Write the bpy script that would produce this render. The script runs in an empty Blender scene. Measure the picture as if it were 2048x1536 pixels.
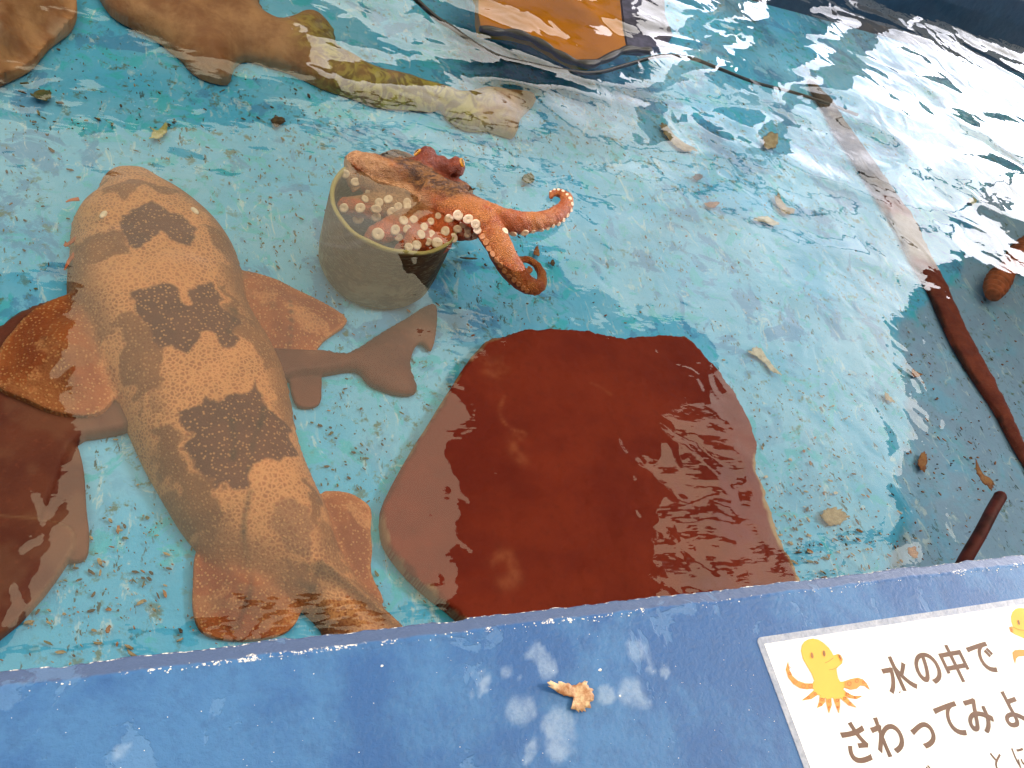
import bpy, bmesh, math, random
import numpy as np
from mathutils import Vector, Matrix
from mathutils.bvhtree import BVHTree

SC = bpy.context.scene
COL = SC.collection
RNG = random.Random(7)
NR = np.random.RandomState(11)

# ------------------------------------------------------------------ camera
H = 0.90                       # eye height above the water, metres
F = 1607.0                     # focal length of the photograph in its pixels (2048 wide)
UP = np.array([0.354, -0.5475, -0.758]); UP /= np.linalg.norm(UP)
VX = np.array([0.910, 0.0142, 0.4147]); VX -= UP * VX.dot(UP); VX /= np.linalg.norm(VX)
VY = np.cross(VX, UP); VY /= np.linalg.norm(VY)
if VY[2] < 0: VY = -VY
cd = bpy.data.cameras.new('camera'); cam = bpy.data.objects.new('camera', cd); COL.objects.link(cam)
cd.sensor_width = 36.0; cd.lens = F / 2048 * 36.0; cd.clip_start = 0.02; cd.clip_end = 500
cam.matrix_world = Matrix(((VX[0], -VX[1], -VX[2], 0), (VY[0], -VY[1], -VY[2], 0), (UP[0], -UP[1], -UP[2], H), (0, 0, 0, 1)))
SC.camera = cam

# ------------------------------------------------------------------ world, sun, exposure
SUN_EL, SUN_AZ = math.radians(50), math.radians(98)     # azimuth measured from +Y towards +X
world = bpy.data.worlds.new('World'); SC.world = world; world.use_nodes = True
wt = world.node_tree; wt.nodes.clear()
def wn(t, **k):
    n = wt.nodes.new(t)
    for a, b in k.items(): setattr(n, a, b)
    return n
sky = wn('ShaderNodeTexSky', sky_type='NISHITA', sun_disc=False, sun_elevation=SUN_EL, sun_rotation=SUN_AZ, air_density=1.0, dust_density=3.0)
tc = wn('ShaderNodeTexCoord'); cn = wn('ShaderNodeTexNoise'); cn.inputs['Scale'].default_value = 2.2; cn.inputs['Detail'].default_value = 5
cr = wn('ShaderNodeValToRGB'); cr.color_ramp.elements[0].position = 0.24; cr.color_ramp.elements[1].position = 0.44
cmix = wn('ShaderNodeMix', data_type='RGBA'); 
gx = wn('ShaderNodeSeparateXYZ'); gm = wn('ShaderNodeMapRange', interpolation_type='SMOOTHSTEP'); gm.inputs[1].default_value = 0.15; gm.inputs[2].default_value = 0.75; gm.inputs[3].default_value = 1.0; gm.inputs[4].default_value = 0.0
gc = wn('ShaderNodeMix', data_type='RGBA'); gc.inputs[6].default_value = (12.4, 11.0, 7.6, 1); gc.inputs[7].default_value = (44.0, 43.4, 47.5, 1)     # bright low cloud, duller overhead
bg = wn('ShaderNodeBackground'); bg.inputs['Strength'].default_value = 0.15; wo = wn('ShaderNodeOutputWorld')
L = wt.links.new
L(tc.outputs['Generated'], cn.inputs['Vector']); L(cn.outputs['Fac'], cr.inputs['Fac']); L(cr.outputs['Color'], cmix.inputs[0])
L(tc.outputs['Generated'], gx.inputs[0]); L(gx.outputs[2], gm.inputs[0]); L(gm.outputs[0], gc.inputs[0]); L(gc.outputs[2], cmix.inputs[7]); L(sky.outputs['Color'], cmix.inputs[6]); L(cmix.outputs[2], bg.inputs['Color']); L(bg.outputs['Background'], wo.inputs['Surface'])
sd = bpy.data.lights.new('sun', 'SUN'); sd.energy = 1.5; sd.angle = math.radians(12); sd.color = (1.0, 0.93, 0.82)
sun = bpy.data.objects.new('sun', sd); COL.objects.link(sun)
sv = Vector((math.cos(SUN_EL) * math.sin(SUN_AZ), math.cos(SUN_EL) * math.cos(SUN_AZ), math.sin(SUN_EL)))
sun.rotation_euler = sv.to_track_quat('Z', 'Y').to_euler(); sun.location = sv * 20
SC.view_settings.view_transform = 'Standard'; SC.view_settings.look = 'None'
SC.view_settings.gamma = 1.0; SC.view_settings.use_curve_mapping = False
SC.view_settings.exposure = 0.36
SC.cycles.max_bounces = 8; SC.cycles.transparent_max_bounces = 12
SC.cycles.use_denoising = True

# ------------------------------------------------------------------ projection helpers
FLOOR = -0.17
def wdir(px, py):
    d = np.array([px - 1024.0, py - 768.0, F]); return np.array([d.dot(VX), d.dot(VY), d.dot(UP)])
def P(px, py, z=FLOOR):                       # the point at height z that the photograph shows at (px, py)
    d = wdir(px, py); t = (H - z) / (-d[2]); return Vector((t * d[0], t * d[1], z))
def PL(pts, z=FLOOR): return [P(a, b, z) for a, b in pts]
def R(px, py, z):                             # the point at height z mirrored by the water at (px, py)
    d = wdir(px, py); w = P(px, py, 0); t = z / (-d[2]); return Vector((w.x + t * d[0], w.y + t * d[1], z))
def mpp(px, py, z=FLOOR):                     # metres per photograph pixel there
    d = wdir(px, py); t = (H - z) / (-d[2]); return t
# ------------------------------------------------------------------ object helpers
def tag(o, label=None, cat=None, group=None, kind=None):
    if label: o['label'] = label
    if cat: o['category'] = cat
    if group: o['group'] = group
    if kind: o['kind'] = kind
    return o
def empty(name, loc):
    o = bpy.data.objects.new(name, None); COL.objects.link(o); o.location = loc; o.empty_display_size = 0.05; return o
def link(name, me, mat, parent=None, smooth=True):
    if smooth and len(me.polygons): me.polygons.foreach_set('use_smooth', [True] * len(me.polygons))
    for m in (mat if isinstance(mat, (list, tuple)) else [mat]): me.materials.append(m)
    o = bpy.data.objects.new(name, me); COL.objects.link(o)
    if parent is not None:
        o.parent = parent; o.matrix_parent_inverse = Matrix.Translation(-Vector(parent.location))
    return o
def mesh(verts, faces, name='m'):
    me = bpy.data.meshes.new(name); me.from_pydata([tuple(v) for v in verts], [], [tuple(f) for f in faces]); me.update(); return me
def from_bm(bm):
    me = bpy.data.meshes.new('m'); bm.normal_update(); bm.to_mesh(me); bm.free(); return me
def attr(me, name, vals):
    a = me.attributes.new(name, 'FLOAT', 'POINT'); a.data.foreach_set('value', np.asarray(vals, dtype=np.float32))
def cat_rom(pts, n):
    p = np.array(pts, float); q = np.vstack([2 * p[0] - p[1], p, 2 * p[-1] - p[-2]]); out = []
    for i in range(1, len(q) - 2):
        for k in range(n):
            t = k / n; a, b, c, d = q[i - 1], q[i], q[i + 1], q[i + 2]
            out.append(0.5 * (2 * b + (c - a) * t + (2 * a - 5 * b + 4 * c - d) * t * t + (3 * b - a - 3 * c + d) * t ** 3))
    out.append(p[-1]); return np.array(out)
def tube_into(V, Fc, pts, rad, seg=14, flat=1.0):
    """closed swept tube along pts with radii rad, added to vertex list V and face list Fc"""
    pts = [Vector(p) for p in pts]; n = len(pts); base = len(V); prev = None
    for i, p in enumerate(pts):
        t = (pts[min(i + 1, n - 1)] - pts[max(i - 1, 0)]).normalized()
        if prev is None: prev = t.orthogonal().normalized()
        u = (prev - t * prev.dot(t)).normalized(); prev = u; w = t.cross(u)
        for k in range(seg):
            a = 2 * math.pi * k / seg; o = (u * math.cos(a) + w * math.sin(a)) * rad[i]
            V.append((p.x + o.x, p.y + o.y, p.z + o.z * flat))
    for i in range(n - 1):
        for k in range(seg):
            a = base + i * seg + k; b = base + i * seg + (k + 1) % seg
            Fc.append((a, b, b + seg, a + seg))
    c0 = len(V); V.append(tuple(pts[0])); c1 = len(V); V.append(tuple(pts[-1]))
    for k in range(seg):
        Fc.append((c0, base + (k + 1) % seg, base + k)); e = base + (n - 1) * seg; Fc.append((c1, e + k, e + (k + 1) % seg))
def ball_into(V, Fc, c, r, seg=16, rings=10):
    r = (r, r, r) if not hasattr(r, '__len__') else r; base = len(V)
    for i in range(rings + 1):
        th = math.pi * i / rings
        for k in range(seg):
            a = 2 * math.pi * k / seg
            V.append((c[0] + r[0] * math.sin(th) * math.cos(a), c[1] + r[1] * math.sin(th) * math.sin(a), c[2] + r[2] * math.cos(th)))
    for i in range(rings):
        for k in range(seg):
            a = base + i * seg + k; b = base + i * seg + (k + 1) % seg
            Fc.append((a, a + seg, b + seg, b))
# 2-D polygon maths on numpy arrays
def inside(poly, X, Y):
    p = np.array([(q[0], q[1]) for q in poly]); r = np.zeros(X.shape, bool); j = len(p) - 1
    for i in range(len(p)):
        xi, yi = p[i]; xj, yj = p[j]
        c = ((yi > Y) != (yj > Y)) & (X < (xj - xi) * (Y - yi) / (yj - yi + 1e-12) + xi); r ^= c; j = i
    return r
def sdf(poly, X, Y, near=False):              # > 0 inside
    p = np.array([(q[0], q[1]) for q in poly]); best = np.full(X.shape, 1e9); bx = np.zeros(X.shape); by = np.zeros(X.shape)
    for i in range(len(p)):
        a = p[i]; b = p[(i + 1) % len(p)]; e = b - a; L2 = e.dot(e) + 1e-12
        t = np.clip(((X - a[0]) * e[0] + (Y - a[1]) * e[1]) / L2, 0, 1)
        cx = a[0] + t * e[0]; cy = a[1] + t * e[1]; d = np.hypot(X - cx, Y - cy); m = d < best
        best = np.where(m, d, best); bx = np.where(m, cx, bx); by = np.where(m, cy, by)
    s = np.where(inside(p, X, Y), best, -best)
    return (s, bx, by) if near else s
def smooth_poly(pts, n=6):                    # closed Catmull-Rom through the points
    p = [tuple(q)[:2] for q in pts]; k = len(p); out = []
    for i in range(k):
        a, b, c, d = (np.array(p[(i + j - 1) % k], float) for j in range(4))
        for s in range(n):
            t = s / n; out.append(tuple(0.5 * (2 * b + (c - a) * t + (2 * a - 5 * b + 4 * c - d) * t * t + (3 * b - a - 3 * c + d) * t ** 3)))
    return out
def vnoise(X, Y, s, seed=0):                  # smooth value noise, -1..1
    r = np.random.RandomState(seed); T = r.rand(256, 256) * 2 - 1
    x = X * s + 57.3; y = Y * s + 91.7; i = np.floor(x).astype(int); j = np.floor(y).astype(int); fx = x - i; fy = y - j
    fx = fx * fx * (3 - 2 * fx); fy = fy * fy * (3 - 2 * fy); g = lambda a, b: T[a % 256, b % 256]
    return (g(i, j) * (1 - fx) + g(i + 1, j) * fx) * (1 - fy) + (g(i, j + 1) * (1 - fx) + g(i + 1, j + 1) * fx) * fy
def fbm(X, Y, s, seed=0, o=4):
    return sum(vnoise(X, Y, s * 2 ** k, seed + k) * 0.55 ** k for k in range(o))
def blur(A, n):
    for _ in range(n):
        B = np.pad(A, 1, mode='edge'); A = (B[:-2, 1:-1] + B[2:, 1:-1] + B[1:-1, :-2] + B[1:-1, 2:] + 2 * A) / 6
    return A
def sstep(a, b, x): t = np.clip((x - a) / (b - a), 0, 1); return t * t * (3 - 2 * t)
def relief(name, outlines, hfun, cell, zbase, mat, afun=None, parent=None, ymin=None):
    """solid body lying on zbase: its plan is the union of outlines, its upper side is zbase + hfun(X, Y, list of sdf)"""
    allp = np.array([q[:2] for o in outlines for q in o]); lo = allp.min(0) - 3 * cell; hi = allp.max(0) + 3 * cell
    if ymin is not None: lo[1] = max(lo[1], ymin)
    X, Y = np.meshgrid(np.arange(lo[0], hi[0], cell), np.arange(lo[1], hi[1], cell), indexing='ij')
    res = [sdf(o, X, Y, True) for o in outlines]; S = np.max([r[0] for r in res], 0)
    BX, BY = X.copy(), Y.copy(); best = np.full(X.shape, -1e9)
    for s, bx, by in res:
        m = s > best; best = np.where(m, s, best); BX = np.where(m, bx, BX); BY = np.where(m, by, BY)
    snap = (np.abs(S) < cell * 0.75); X2 = np.where(snap, BX, X); Y2 = np.where(snap, BY, Y)
    Z = zbase + hfun(X, Y, [r[0] for r in res])
    keep = S > -cell * 0.75; nx, ny = X.shape; idx = -np.ones(X.shape, int)
    q = keep[:-1, :-1] & keep[1:, :-1] & keep[1:, 1:] & keep[:-1, 1:]
    used = np.zeros(X.shape, bool)
    for dx in (0, 1):
        for dy in (0, 1): used[dx:nx - 1 + dx, dy:ny - 1 + dy] |= q
    idx[used] = np.arange(used.sum()); nt = int(used.sum())
    V = np.stack([X2[used], Y2[used], Z[used]], 1)
    A = idx[:-1, :-1][q]; B = idx[1:, :-1][q]; C = idx[1:, 1:][q]; D = idx[:-1, 1:][q]
    top = np.stack([A, B, C, D], 1)
    ed = np.concatenate([top[:, [0, 1]], top[:, [1, 2]], top[:, [2, 3]], top[:, [3, 0]]]); key = set(map(tuple, ed.tolist()))
    bd = [(a, b) for a, b in key if (b, a) not in key]
    rim = sorted({a for e in bd for a in e}); rm = {a: nt + k for k, a in enumerate(rim)}
    VB = V[rim].copy(); VB[:, 2] = zbase
    sides = [(b, a, rm[a], rm[b]) for a, b in bd]
    me = mesh(np.vstack([V, VB]), top.tolist() + sides)
    if afun:
        for k, f in afun.items():
            v = f(X2, Y2, [r[0] for r in res]); w = v[used]; attr(me, k, np.concatenate([w, w[rim]]))
    o = link(name, me, mat, parent); return o

# ------------------------------------------------------------------ material helpers
class NT:
    def __init__(s, name):
        s.m = bpy.data.materials.new(name); s.m.use_nodes = True; s.t = s.m.node_tree; s.t.nodes.clear()
        s.out = s.n('ShaderNodeOutputMaterial')
    def n(s, typ, ins=None, **k):
        x = s.t.nodes.new(typ)
        for a, b in k.items(): setattr(x, a, b)
        for a, b in (ins or {}).items(): s.set(x, a, b)
        return x
    def set(s, x, a, b):
        i = x.inputs[a]
        if isinstance(b, bpy.types.NodeSocket): s.t.links.new(b, i)
        elif isinstance(b, tuple) and len(b) == 3 and i.type == 'RGBA': i.default_value = (*b, 1)
        else: i.default_value = b
    def pos(s): return s.n('ShaderNodeTexCoord').outputs['Object']
    def noise(s, scale, detail=4, rough=0.55, vec=None, dist=0.0, stretch=None, rot=0.0):
        v = vec or s.pos()
        if stretch: v = s.n('ShaderNodeMapping', {'Vector': v, 'Scale': stretch, 'Rotation': (0, 0, rot)}).outputs[0]
        return s.n('ShaderNodeTexNoise', {'Vector': v, 'Scale': scale, 'Detail': detail, 'Roughness': rough, 'Distortion': dist}).outputs['Fac']
    def vor(s, scale, vec=None, feature='F1', rnd=1.0):
        return s.n('ShaderNodeTexVoronoi', {'Vector': vec or s.pos(), 'Scale': scale, 'Randomness': rnd}, feature=feature).outputs['Distance']
    def ramp(s, fac, a, b, lo=0.0, hi=1.0):
        return s.n('ShaderNodeMapRange', {0: fac, 1: a, 2: b, 3: lo, 4: hi}, interpolation_type='SMOOTHSTEP').outputs[0]
    def mix(s, f, a, b, mode='MIX'):
        return s.n('ShaderNodeMix', {0: f, 6: a, 7: b}, data_type='RGBA', blend_type=mode).outputs[2]
    def math(s, op, a, b=0.0): return s.n('ShaderNodeMath', {0: a, 1: b}, operation=op).outputs[0]
    def attr(s, name): return s.n('ShaderNodeAttribute', attribute_name=name).outputs['Fac']
    def bump(s, h, dist, strength=1.0, normal=None):
        d = {'Height': h, 'Distance': dist, 'Strength': strength}
        if normal: d['Normal'] = normal
        return s.n('ShaderNodeBump', d).outputs[0]
    def pbr(s, col, rough=0.5, normal=None, spec=0.5, **k):
        d = {'Base Color': col, 'Roughness': rough, 'Specular IOR Level': spec}
        if normal: d['Normal'] = normal
        d.update(k); b = s.n('ShaderNodeBsdfPrincipled', d); s.t.links.new(b.outputs[0], s.out.inputs[0]); return s.m

def mottled(name, a, b, scale, rough=0.6, bump=0.002, spec=0.3, detail=6):
    t = NT(name); n = t.noise(scale, detail); n2 = t.noise(scale * 6, 4)
    c = t.mix(t.ramp(n, 0.35, 0.65), a, b); c = t.mix(t.ramp(n2, 0.4, 0.75, 0, 0.35), c, (a[0] * 0.5, a[1] * 0.5, a[2] * 0.5))
    return t.pbr(c, rough, t.bump(n2, bump), spec)

# ------------------------------------------------------------------ materials
def floor_mat():
    t = NT('pool paint'); base = (0.085, 0.43, 0.74)
    p = t.pos()
    big = t.noise(3.2, 5, 0.6); mid = t.noise(9, 7, 0.68, dist=0.6); mid2 = t.noise(14, 7, 0.7, vec=t.n('ShaderNodeMapping', {'Vector': p, 'Location': (7, 3, 1)}).outputs[0], dist=1.0)
    c = t.mix(t.ramp(big, 0.38, 0.62), base, (0.19, 0.50, 0.77))
    c = t.mix(t.ramp(mid2, 0.53, 0.60, 0, 0.75), c, (0.05, 0.46, 0.60))
    # worn patches where the older mid-blue coat shows, stronger away from the near wall
    y = t.n('ShaderNodeSeparateXYZ', {0: p}).outputs[1]
    wear = t.math('MULTIPLY', t.ramp(t.math('ADD', mid, t.math('MULTIPLY', t.ramp(big, 0.3, 0.7, -1, 1), 0.05)), 0.55, 0.60), t.ramp(y, 0.5, 0.9, 0.2, 0.62))
    c = t.mix(wear, c, (0.06, 0.22, 0.50))
    c = t.mix(t.math('MULTIPLY', t.attr('old'), t.ramp(mid, 0.36, 0.52, 0.45, 0.85)), c, (0.26, 0.37, 0.56))  # blue-grey tint painted in where the water mirrors no bright sky
    sc = t.noise(26, 6, 0.75, dist=1.6, stretch=(1, 0.45, 1), rot=0.5)
    c = t.mix(t.ramp(sc, 0.56, 0.66, 0, 0.55), c, (0.60, 0.70, 0.72))
    sp = t.noise(95, 4, 0.7, stretch=(1, 0.4, 1), rot=-0.6); zone = t.noise(5.5, 3)
    c = t.mix(t.math('MULTIPLY', t.ramp(sp, 0.62, 0.66), t.ramp(zone, 0.40, 0.56)), c, (0.05, 0.10, 0.11))
    alg = t.noise(40, 5, 0.7); zone2 = t.noise(3.3, 2, vec=t.n('ShaderNodeMapping', {'Vector': p, 'Location': (2, 9, 4)}).outputs[0])
    c = t.mix(t.math('MULTIPLY', t.ramp(alg, 0.55, 0.66, 0, 0.85), t.ramp(zone2, 0.42, 0.58)), c, (0.10, 0.15, 0.08))
    return t.pbr(c, 0.7, t.bump(t.noise(60, 5), 0.003), 0.2)
M = {}
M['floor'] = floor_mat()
def ledge_mat():
    t = NT('blue ledge paint'); n = t.noise(7, 6, 0.65); f = t.noise(55, 5, 0.7)
    c = t.mix(t.ramp(n, 0.40, 0.60), (0.022, 0.092, 0.27), (0.046, 0.150, 0.345))
    c = t.mix(t.ramp(f, 0.45, 0.7, 0, 0.4), c, (0.02, 0.070, 0.205))
    c = t.mix(t.math('MULTIPLY', t.attr('band'), 0.92), c, (0.075, 0.105, 0.195))
    st = t.math('MULTIPLY', t.attr('stain'), t.ramp(t.noise(45, 6, 0.75), 0.25, 0.7, 0.15, 0.62))
    c = t.mix(st, c, (0.30, 0.40, 0.55))
    peel = t.math('MULTIPLY', t.ramp(t.noise(11, 6, 0.6, dist=0.5), 0.60, 0.62), 0.22)
    c = t.mix(peel, c, (0.16, 0.31, 0.53))
    c = t.mix(t.math('MULTIPLY', t.ramp(t.attr('chip'), 0.35, 0.6), t.ramp(t.noise(190, 4, 0.7), 0.53, 0.60)), c, (0.85, 0.78, 0.70))  # paint chips, also standing in for white wet glints on the edge
    h = t.math('ADD', t.noise(150, 5, 0.65), t.math('MULTIPLY', peel, -1.6))
    return t.pbr(c, 0.30, t.bump(h, 0.0014), 0.28)
M['ledge'] = ledge_mat()
M['wall'] = mottled('navy wall paint', (0.020, 0.060, 0.13), (0.03, 0.085, 0.17), 6, 0.5)
def shark_mat():
    t = NT('wobbegong skin')
    dots = t.n('ShaderNodeTexVoronoi', {'Vector': t.pos(), 'Scale': 185.0, 'Randomness': 1.0}, feature='F1').outputs['Distance']
    ring = t.n('ShaderNodeTexVoronoi', {'Vector': t.pos(), 'Scale': 165.0}, feature='DISTANCE_TO_EDGE').outputs['Distance']
    n = t.noise(16, 6, 0.62)
    tan = t.mix(t.ramp(n, 0.38, 0.62), (0.36, 0.112, 0.040), (0.50, 0.165, 0.060))
    tan = t.mix(t.ramp(ring, 0.04, 0.26, 0.75, 0), tan, (0.72, 0.32, 0.125))
    midc = t.mix(t.ramp(n, 0.4, 0.6), (0.170, 0.048, 0.015), (0.24, 0.074, 0.022))
    c = t.mix(t.attr('mid'), tan, midc)
    c = t.mix(t.attr('saddle'), c, t.mix(t.ramp(n, 0.4, 0.6), (0.105, 0.024, 0.013), (0.145, 0.038, 0.019)))
    c = t.mix(t.attr('fin'), c, t.mix(t.ramp(n, 0.4, 0.6), (0.27, 0.052, 0.010), (0.37, 0.090, 0.020)))
    dm = t.math('MULTIPLY', t.ramp(dots, 0.22, 0.36, 1, 0), t.n('ShaderNodeMapRange', {0: t.attr('dotty'), 1: 0.0, 2: 1.0, 3: 0.42, 4: 0.62}).outputs[0])
    c = t.mix(dm, c, (0.64, 0.30, 0.115))
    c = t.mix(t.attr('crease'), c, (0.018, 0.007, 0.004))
    h = t.math('ADD', t.noise(320, 3), t.math('MULTIPLY', dm, 0.6))
    return t.pbr(c, 0.62, t.bump(h, 0.0016), 0.25)
M['wobbegong'] = shark_mat()
def plain_skin(name, a, b, edge=None, sc=12):
    t = NT(name); n = t.noise(sc, 6, 0.6)
    c = t.mix(t.ramp(n, 0.35, 0.65), a, b)
    c = t.mix(t.ramp(t.noise(120, 3), 0.55, 0.75, 0, 0.3), c, tuple(v * 1.6 for v in b))
    if edge: c = t.mix(t.attr('edge'), c, edge)
    return t.pbr(c, 0.6, t.bump(t.noise(200, 3), 0.001), 0.25)
M['darkshark'] = plain_skin('dark shark skin', (0.10, 0.016, 0.008), (0.15, 0.032, 0.014), (0.28, 0.13, 0.07))
def brown_mat():
    t = NT('brown shark skin'); n = t.noise(14, 6, 0.65, dist=0.15); v = t.noise(22, 5, 0.6, dist=3.0)
    c = t.mix(t.ramp(n, 0.35, 0.65), (0.30, 0.120, 0.052), (0.52, 0.255, 0.12))
    o = t.mix(t.ramp(v, 0.42, 0.60), (0.20, 0.125, 0.035), (0.42, 0.33, 0.07))  # yellow-green veining painted in for reflections over the tail
    c = t.mix(t.attr('olive'), c, o); c = t.mix(t.attr('edge'), c, (0.44, 0.27, 0.18))
    return t.pbr(c, 0.55, t.bump(n, 0.004), 0.3)
M['brownshark'] = brown_mat()
def slate_mat():
    t = NT('red slate'); n = t.noise(5, 6, 0.6, stretch=(1, 1.6, 1), rot=0.4); f = t.noise(70, 5, 0.7)
    c = t.mix(t.ramp(n, 0.35, 0.65), (0.165, 0.014, 0.005), (0.225, 0.024, 0.007))
    c = t.mix(t.ramp(f, 0.5, 0.75, 0, 0.4), c, (0.13, 0.016, 0.006))
    c = t.mix(t.attr('edge'), c, (0.42, 0.27, 0.14))
    c = t.mix(t.attr('scrape'), c, (0.34, 0.085, 0.035))
    return t.pbr(c, 0.75, t.bump(t.math('ADD', t.noise(30, 6, 0.65), t.math('MULTIPLY', n, 0.8)), 0.004), 0.2)
M['slate'] = slate_mat()
def pot_mat():
    t = NT('slimy grey pipe'); n = t.noise(16, 6, 0.65, dist=0.6); f = t.noise(70, 4, 0.7, stretch=(1, 1, 3.0))
    z = t.n('ShaderNodeSeparateXYZ', {0: t.pos()}).outputs[2]
    c = t.mix(t.ramp(n, 0.42, 0.60), (0.095, 0.050, 0.016), (0.165, 0.098, 0.037))
    c = t.mix(t.math('MULTIPLY', t.ramp(n, 0.46, 0.62), t.ramp(z, -0.07, -0.12)), c, (0.33, 0.29, 0.17))
    c = t.mix(t.ramp(f, 0.50, 0.62, 0, 0.6), c, (0.30, 0.25, 0.14))
    c = t.mix(t.attr('edge'), c, (0.40, 0.33, 0.12))
    return t.pbr(c, 0.65, t.bump(f, 0.002), 0.3)
M['pot'] = pot_mat()
def octo_mat():
    t = NT('octopus skin'); g = t.n('ShaderNodeTexVoronoi', {'Vector': t.pos(), 'Scale': 330.0}, feature='DISTANCE_TO_EDGE').outputs['Distance']
    n = t.noise(26, 5, 0.65); s = t.noise(160, 4, 0.7)
    c = t.mix(t.ramp(n, 0.42, 0.58), (0.50, 0.100, 0.018), (0.68, 0.225, 0.055))
    c = t.mix(t.ramp(g, 0.03, 0.25, 0.5, 0.0), c, (0.26, 0.075, 0.018))
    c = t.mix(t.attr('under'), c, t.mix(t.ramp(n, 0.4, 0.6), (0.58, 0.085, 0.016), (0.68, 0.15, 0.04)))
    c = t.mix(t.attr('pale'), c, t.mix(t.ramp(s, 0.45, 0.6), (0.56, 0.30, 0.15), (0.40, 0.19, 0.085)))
    hd = t.mix(t.ramp(t.noise(70, 5, 0.7, stretch=(1, 2.5, 1), rot=0.5), 0.42, 0.6), (0.075, 0.024, 0.008), (0.30, 0.125, 0.035))
    c = t.mix(t.attr('head'), c, hd)
    c = t.mix(t.attr('redeye'), c, t.mix(t.ramp(n, 0.4, 0.6), (0.20, 0.030, 0.012), (0.29, 0.055, 0.022)))
    return t.pbr(c, 0.38, t.bump(t.math('ADD', t.ramp(g, 0, 0.3), s), 0.0016), 0.5)
M['octopus'] = octo_mat()
def simple(name, col, rough=0.5, spec=0.4, nscale=60, var=0.25, bump=0.0):
    t = NT(name); n = t.noise(nscale, 4)
    c = t.mix(t.ramp(n, 0.35, 0.65), tuple(v * (1 - var) for v in col), tuple(min(1, v * (1 + var)) for v in col))
    return t.pbr(c, rough, t.bump(n, bump) if bump else None, spec)
M['suckerlow'] = simple('orange sucker', (0.55, 0.22, 0.09), 0.4)
M['sucker'] = simple('sucker skin', (0.82, 0.63, 0.47), 0.4, 0.5, 120, 0.08)
M['suckerhole'] = simple('sucker cup', (0.66, 0.44, 0.28), 0.5)
M['gold'] = simple('octopus iris', (0.62, 0.27, 0.03), 0.25); M['black'] = simple('pupil black', (0.006, 0.006, 0.006), 0.2)
M['eel'] = None
def eel_mat():
    t = NT('eel skin'); n = t.noise(20, 6, 0.65); f = t.noise(90, 4, 0.75, stretch=(1, 3, 1))
    c = t.mix(t.ramp(n, 0.38, 0.62), (0.17, 0.020, 0.009), (0.25, 0.040, 0.016))
    c = t.mix(t.attr('dark'), c, t.mix(t.ramp(n, 0.4, 0.6), (0.03, 0.016, 0.010), (0.10, 0.05, 0.026)))  # far half darkened in the colour where little sky would be mirrored
    c = t.mix(t.attr('tan'), c, (0.30, 0.21, 0.13))  # pale patch painted in for sky glare on the water over the eel
    c = t.mix(t.ramp(f, 0.60, 0.70, 0, 0.5), c, (0.32, 0.13, 0.06))
    c = t.mix(t.attr('edge'), c, (0.02, 0.008, 0.006))
    return t.pbr(c, 0.6, t.bump(f, 0.003), 0.3)
M['eel'] = eel_mat()
M['star'] = simple('sea star skin', (0.42, 0.10, 0.035), 0.6, 0.3, 50, 0.3, 0.002)
M['stick'] = simple('dark red stick', (0.10, 0.014, 0.012), 0.6, 0.3, 40, 0.4, 0.002)
M['orange'] = simple('orange board', (0.46, 0.185, 0.008), 0.55, 0.3, 8, 0.10)
M['violet'] = simple('grey violet trim', (0.10, 0.10, 0.17), 0.5)
M['trimdark'] = simple('black trim', (0.012, 0.011, 0.012), 0.4)
M['paper'] = simple('white paper', (0.86, 0.86, 0.85), 0.35, 0.4, 5, 0.01)
M['film'] = mottled('laminate film', (0.24, 0.27, 0.36), (0.36, 0.38, 0.46), 40, 0.25, 0.0015, 0.5)
M['ink'] = simple('brown ink', (0.13, 0.062, 0.034), 0.5, 0.3, 30, 0.10)
M['dink'] = simple('printed yellow', (0.84, 0.42, 0.055), 0.5, 0.3, 30, 0.04)
M['dink2'] = simple('printed orange', (0.80, 0.27, 0.05), 0.5, 0.3, 30, 0.04)
M['line'] = simple('printed dark', (0.28, 0.11, 0.02), 0.5)
M['cream'] = simple('cream paint', (0.62, 0.50, 0.36), 0.6, 0.3, 4, 0.1)
M['grey'] = simple('grey paint', (0.18, 0.21, 0.24), 0.6, 0.3, 4, 0.1)
M['ground'] = mottled('outside concrete', (0.26, 0.25, 0.24), (0.34, 0.33, 0.31), 2, 0.9)
M['cloth'] = mottled('dark shade cloth', (0.035, 0.022, 0.018), (0.05, 0.032, 0.025), 3, 0.9)
M['shedwood'] = mottled('dark shed boards', (0.045, 0.03, 0.022), (0.075, 0.05, 0.035), 3, 0.8)
M['steel'] = mottled('dull steel', (0.10, 0.10, 0.10), (0.16, 0.16, 0.16), 8, 0.5)
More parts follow.
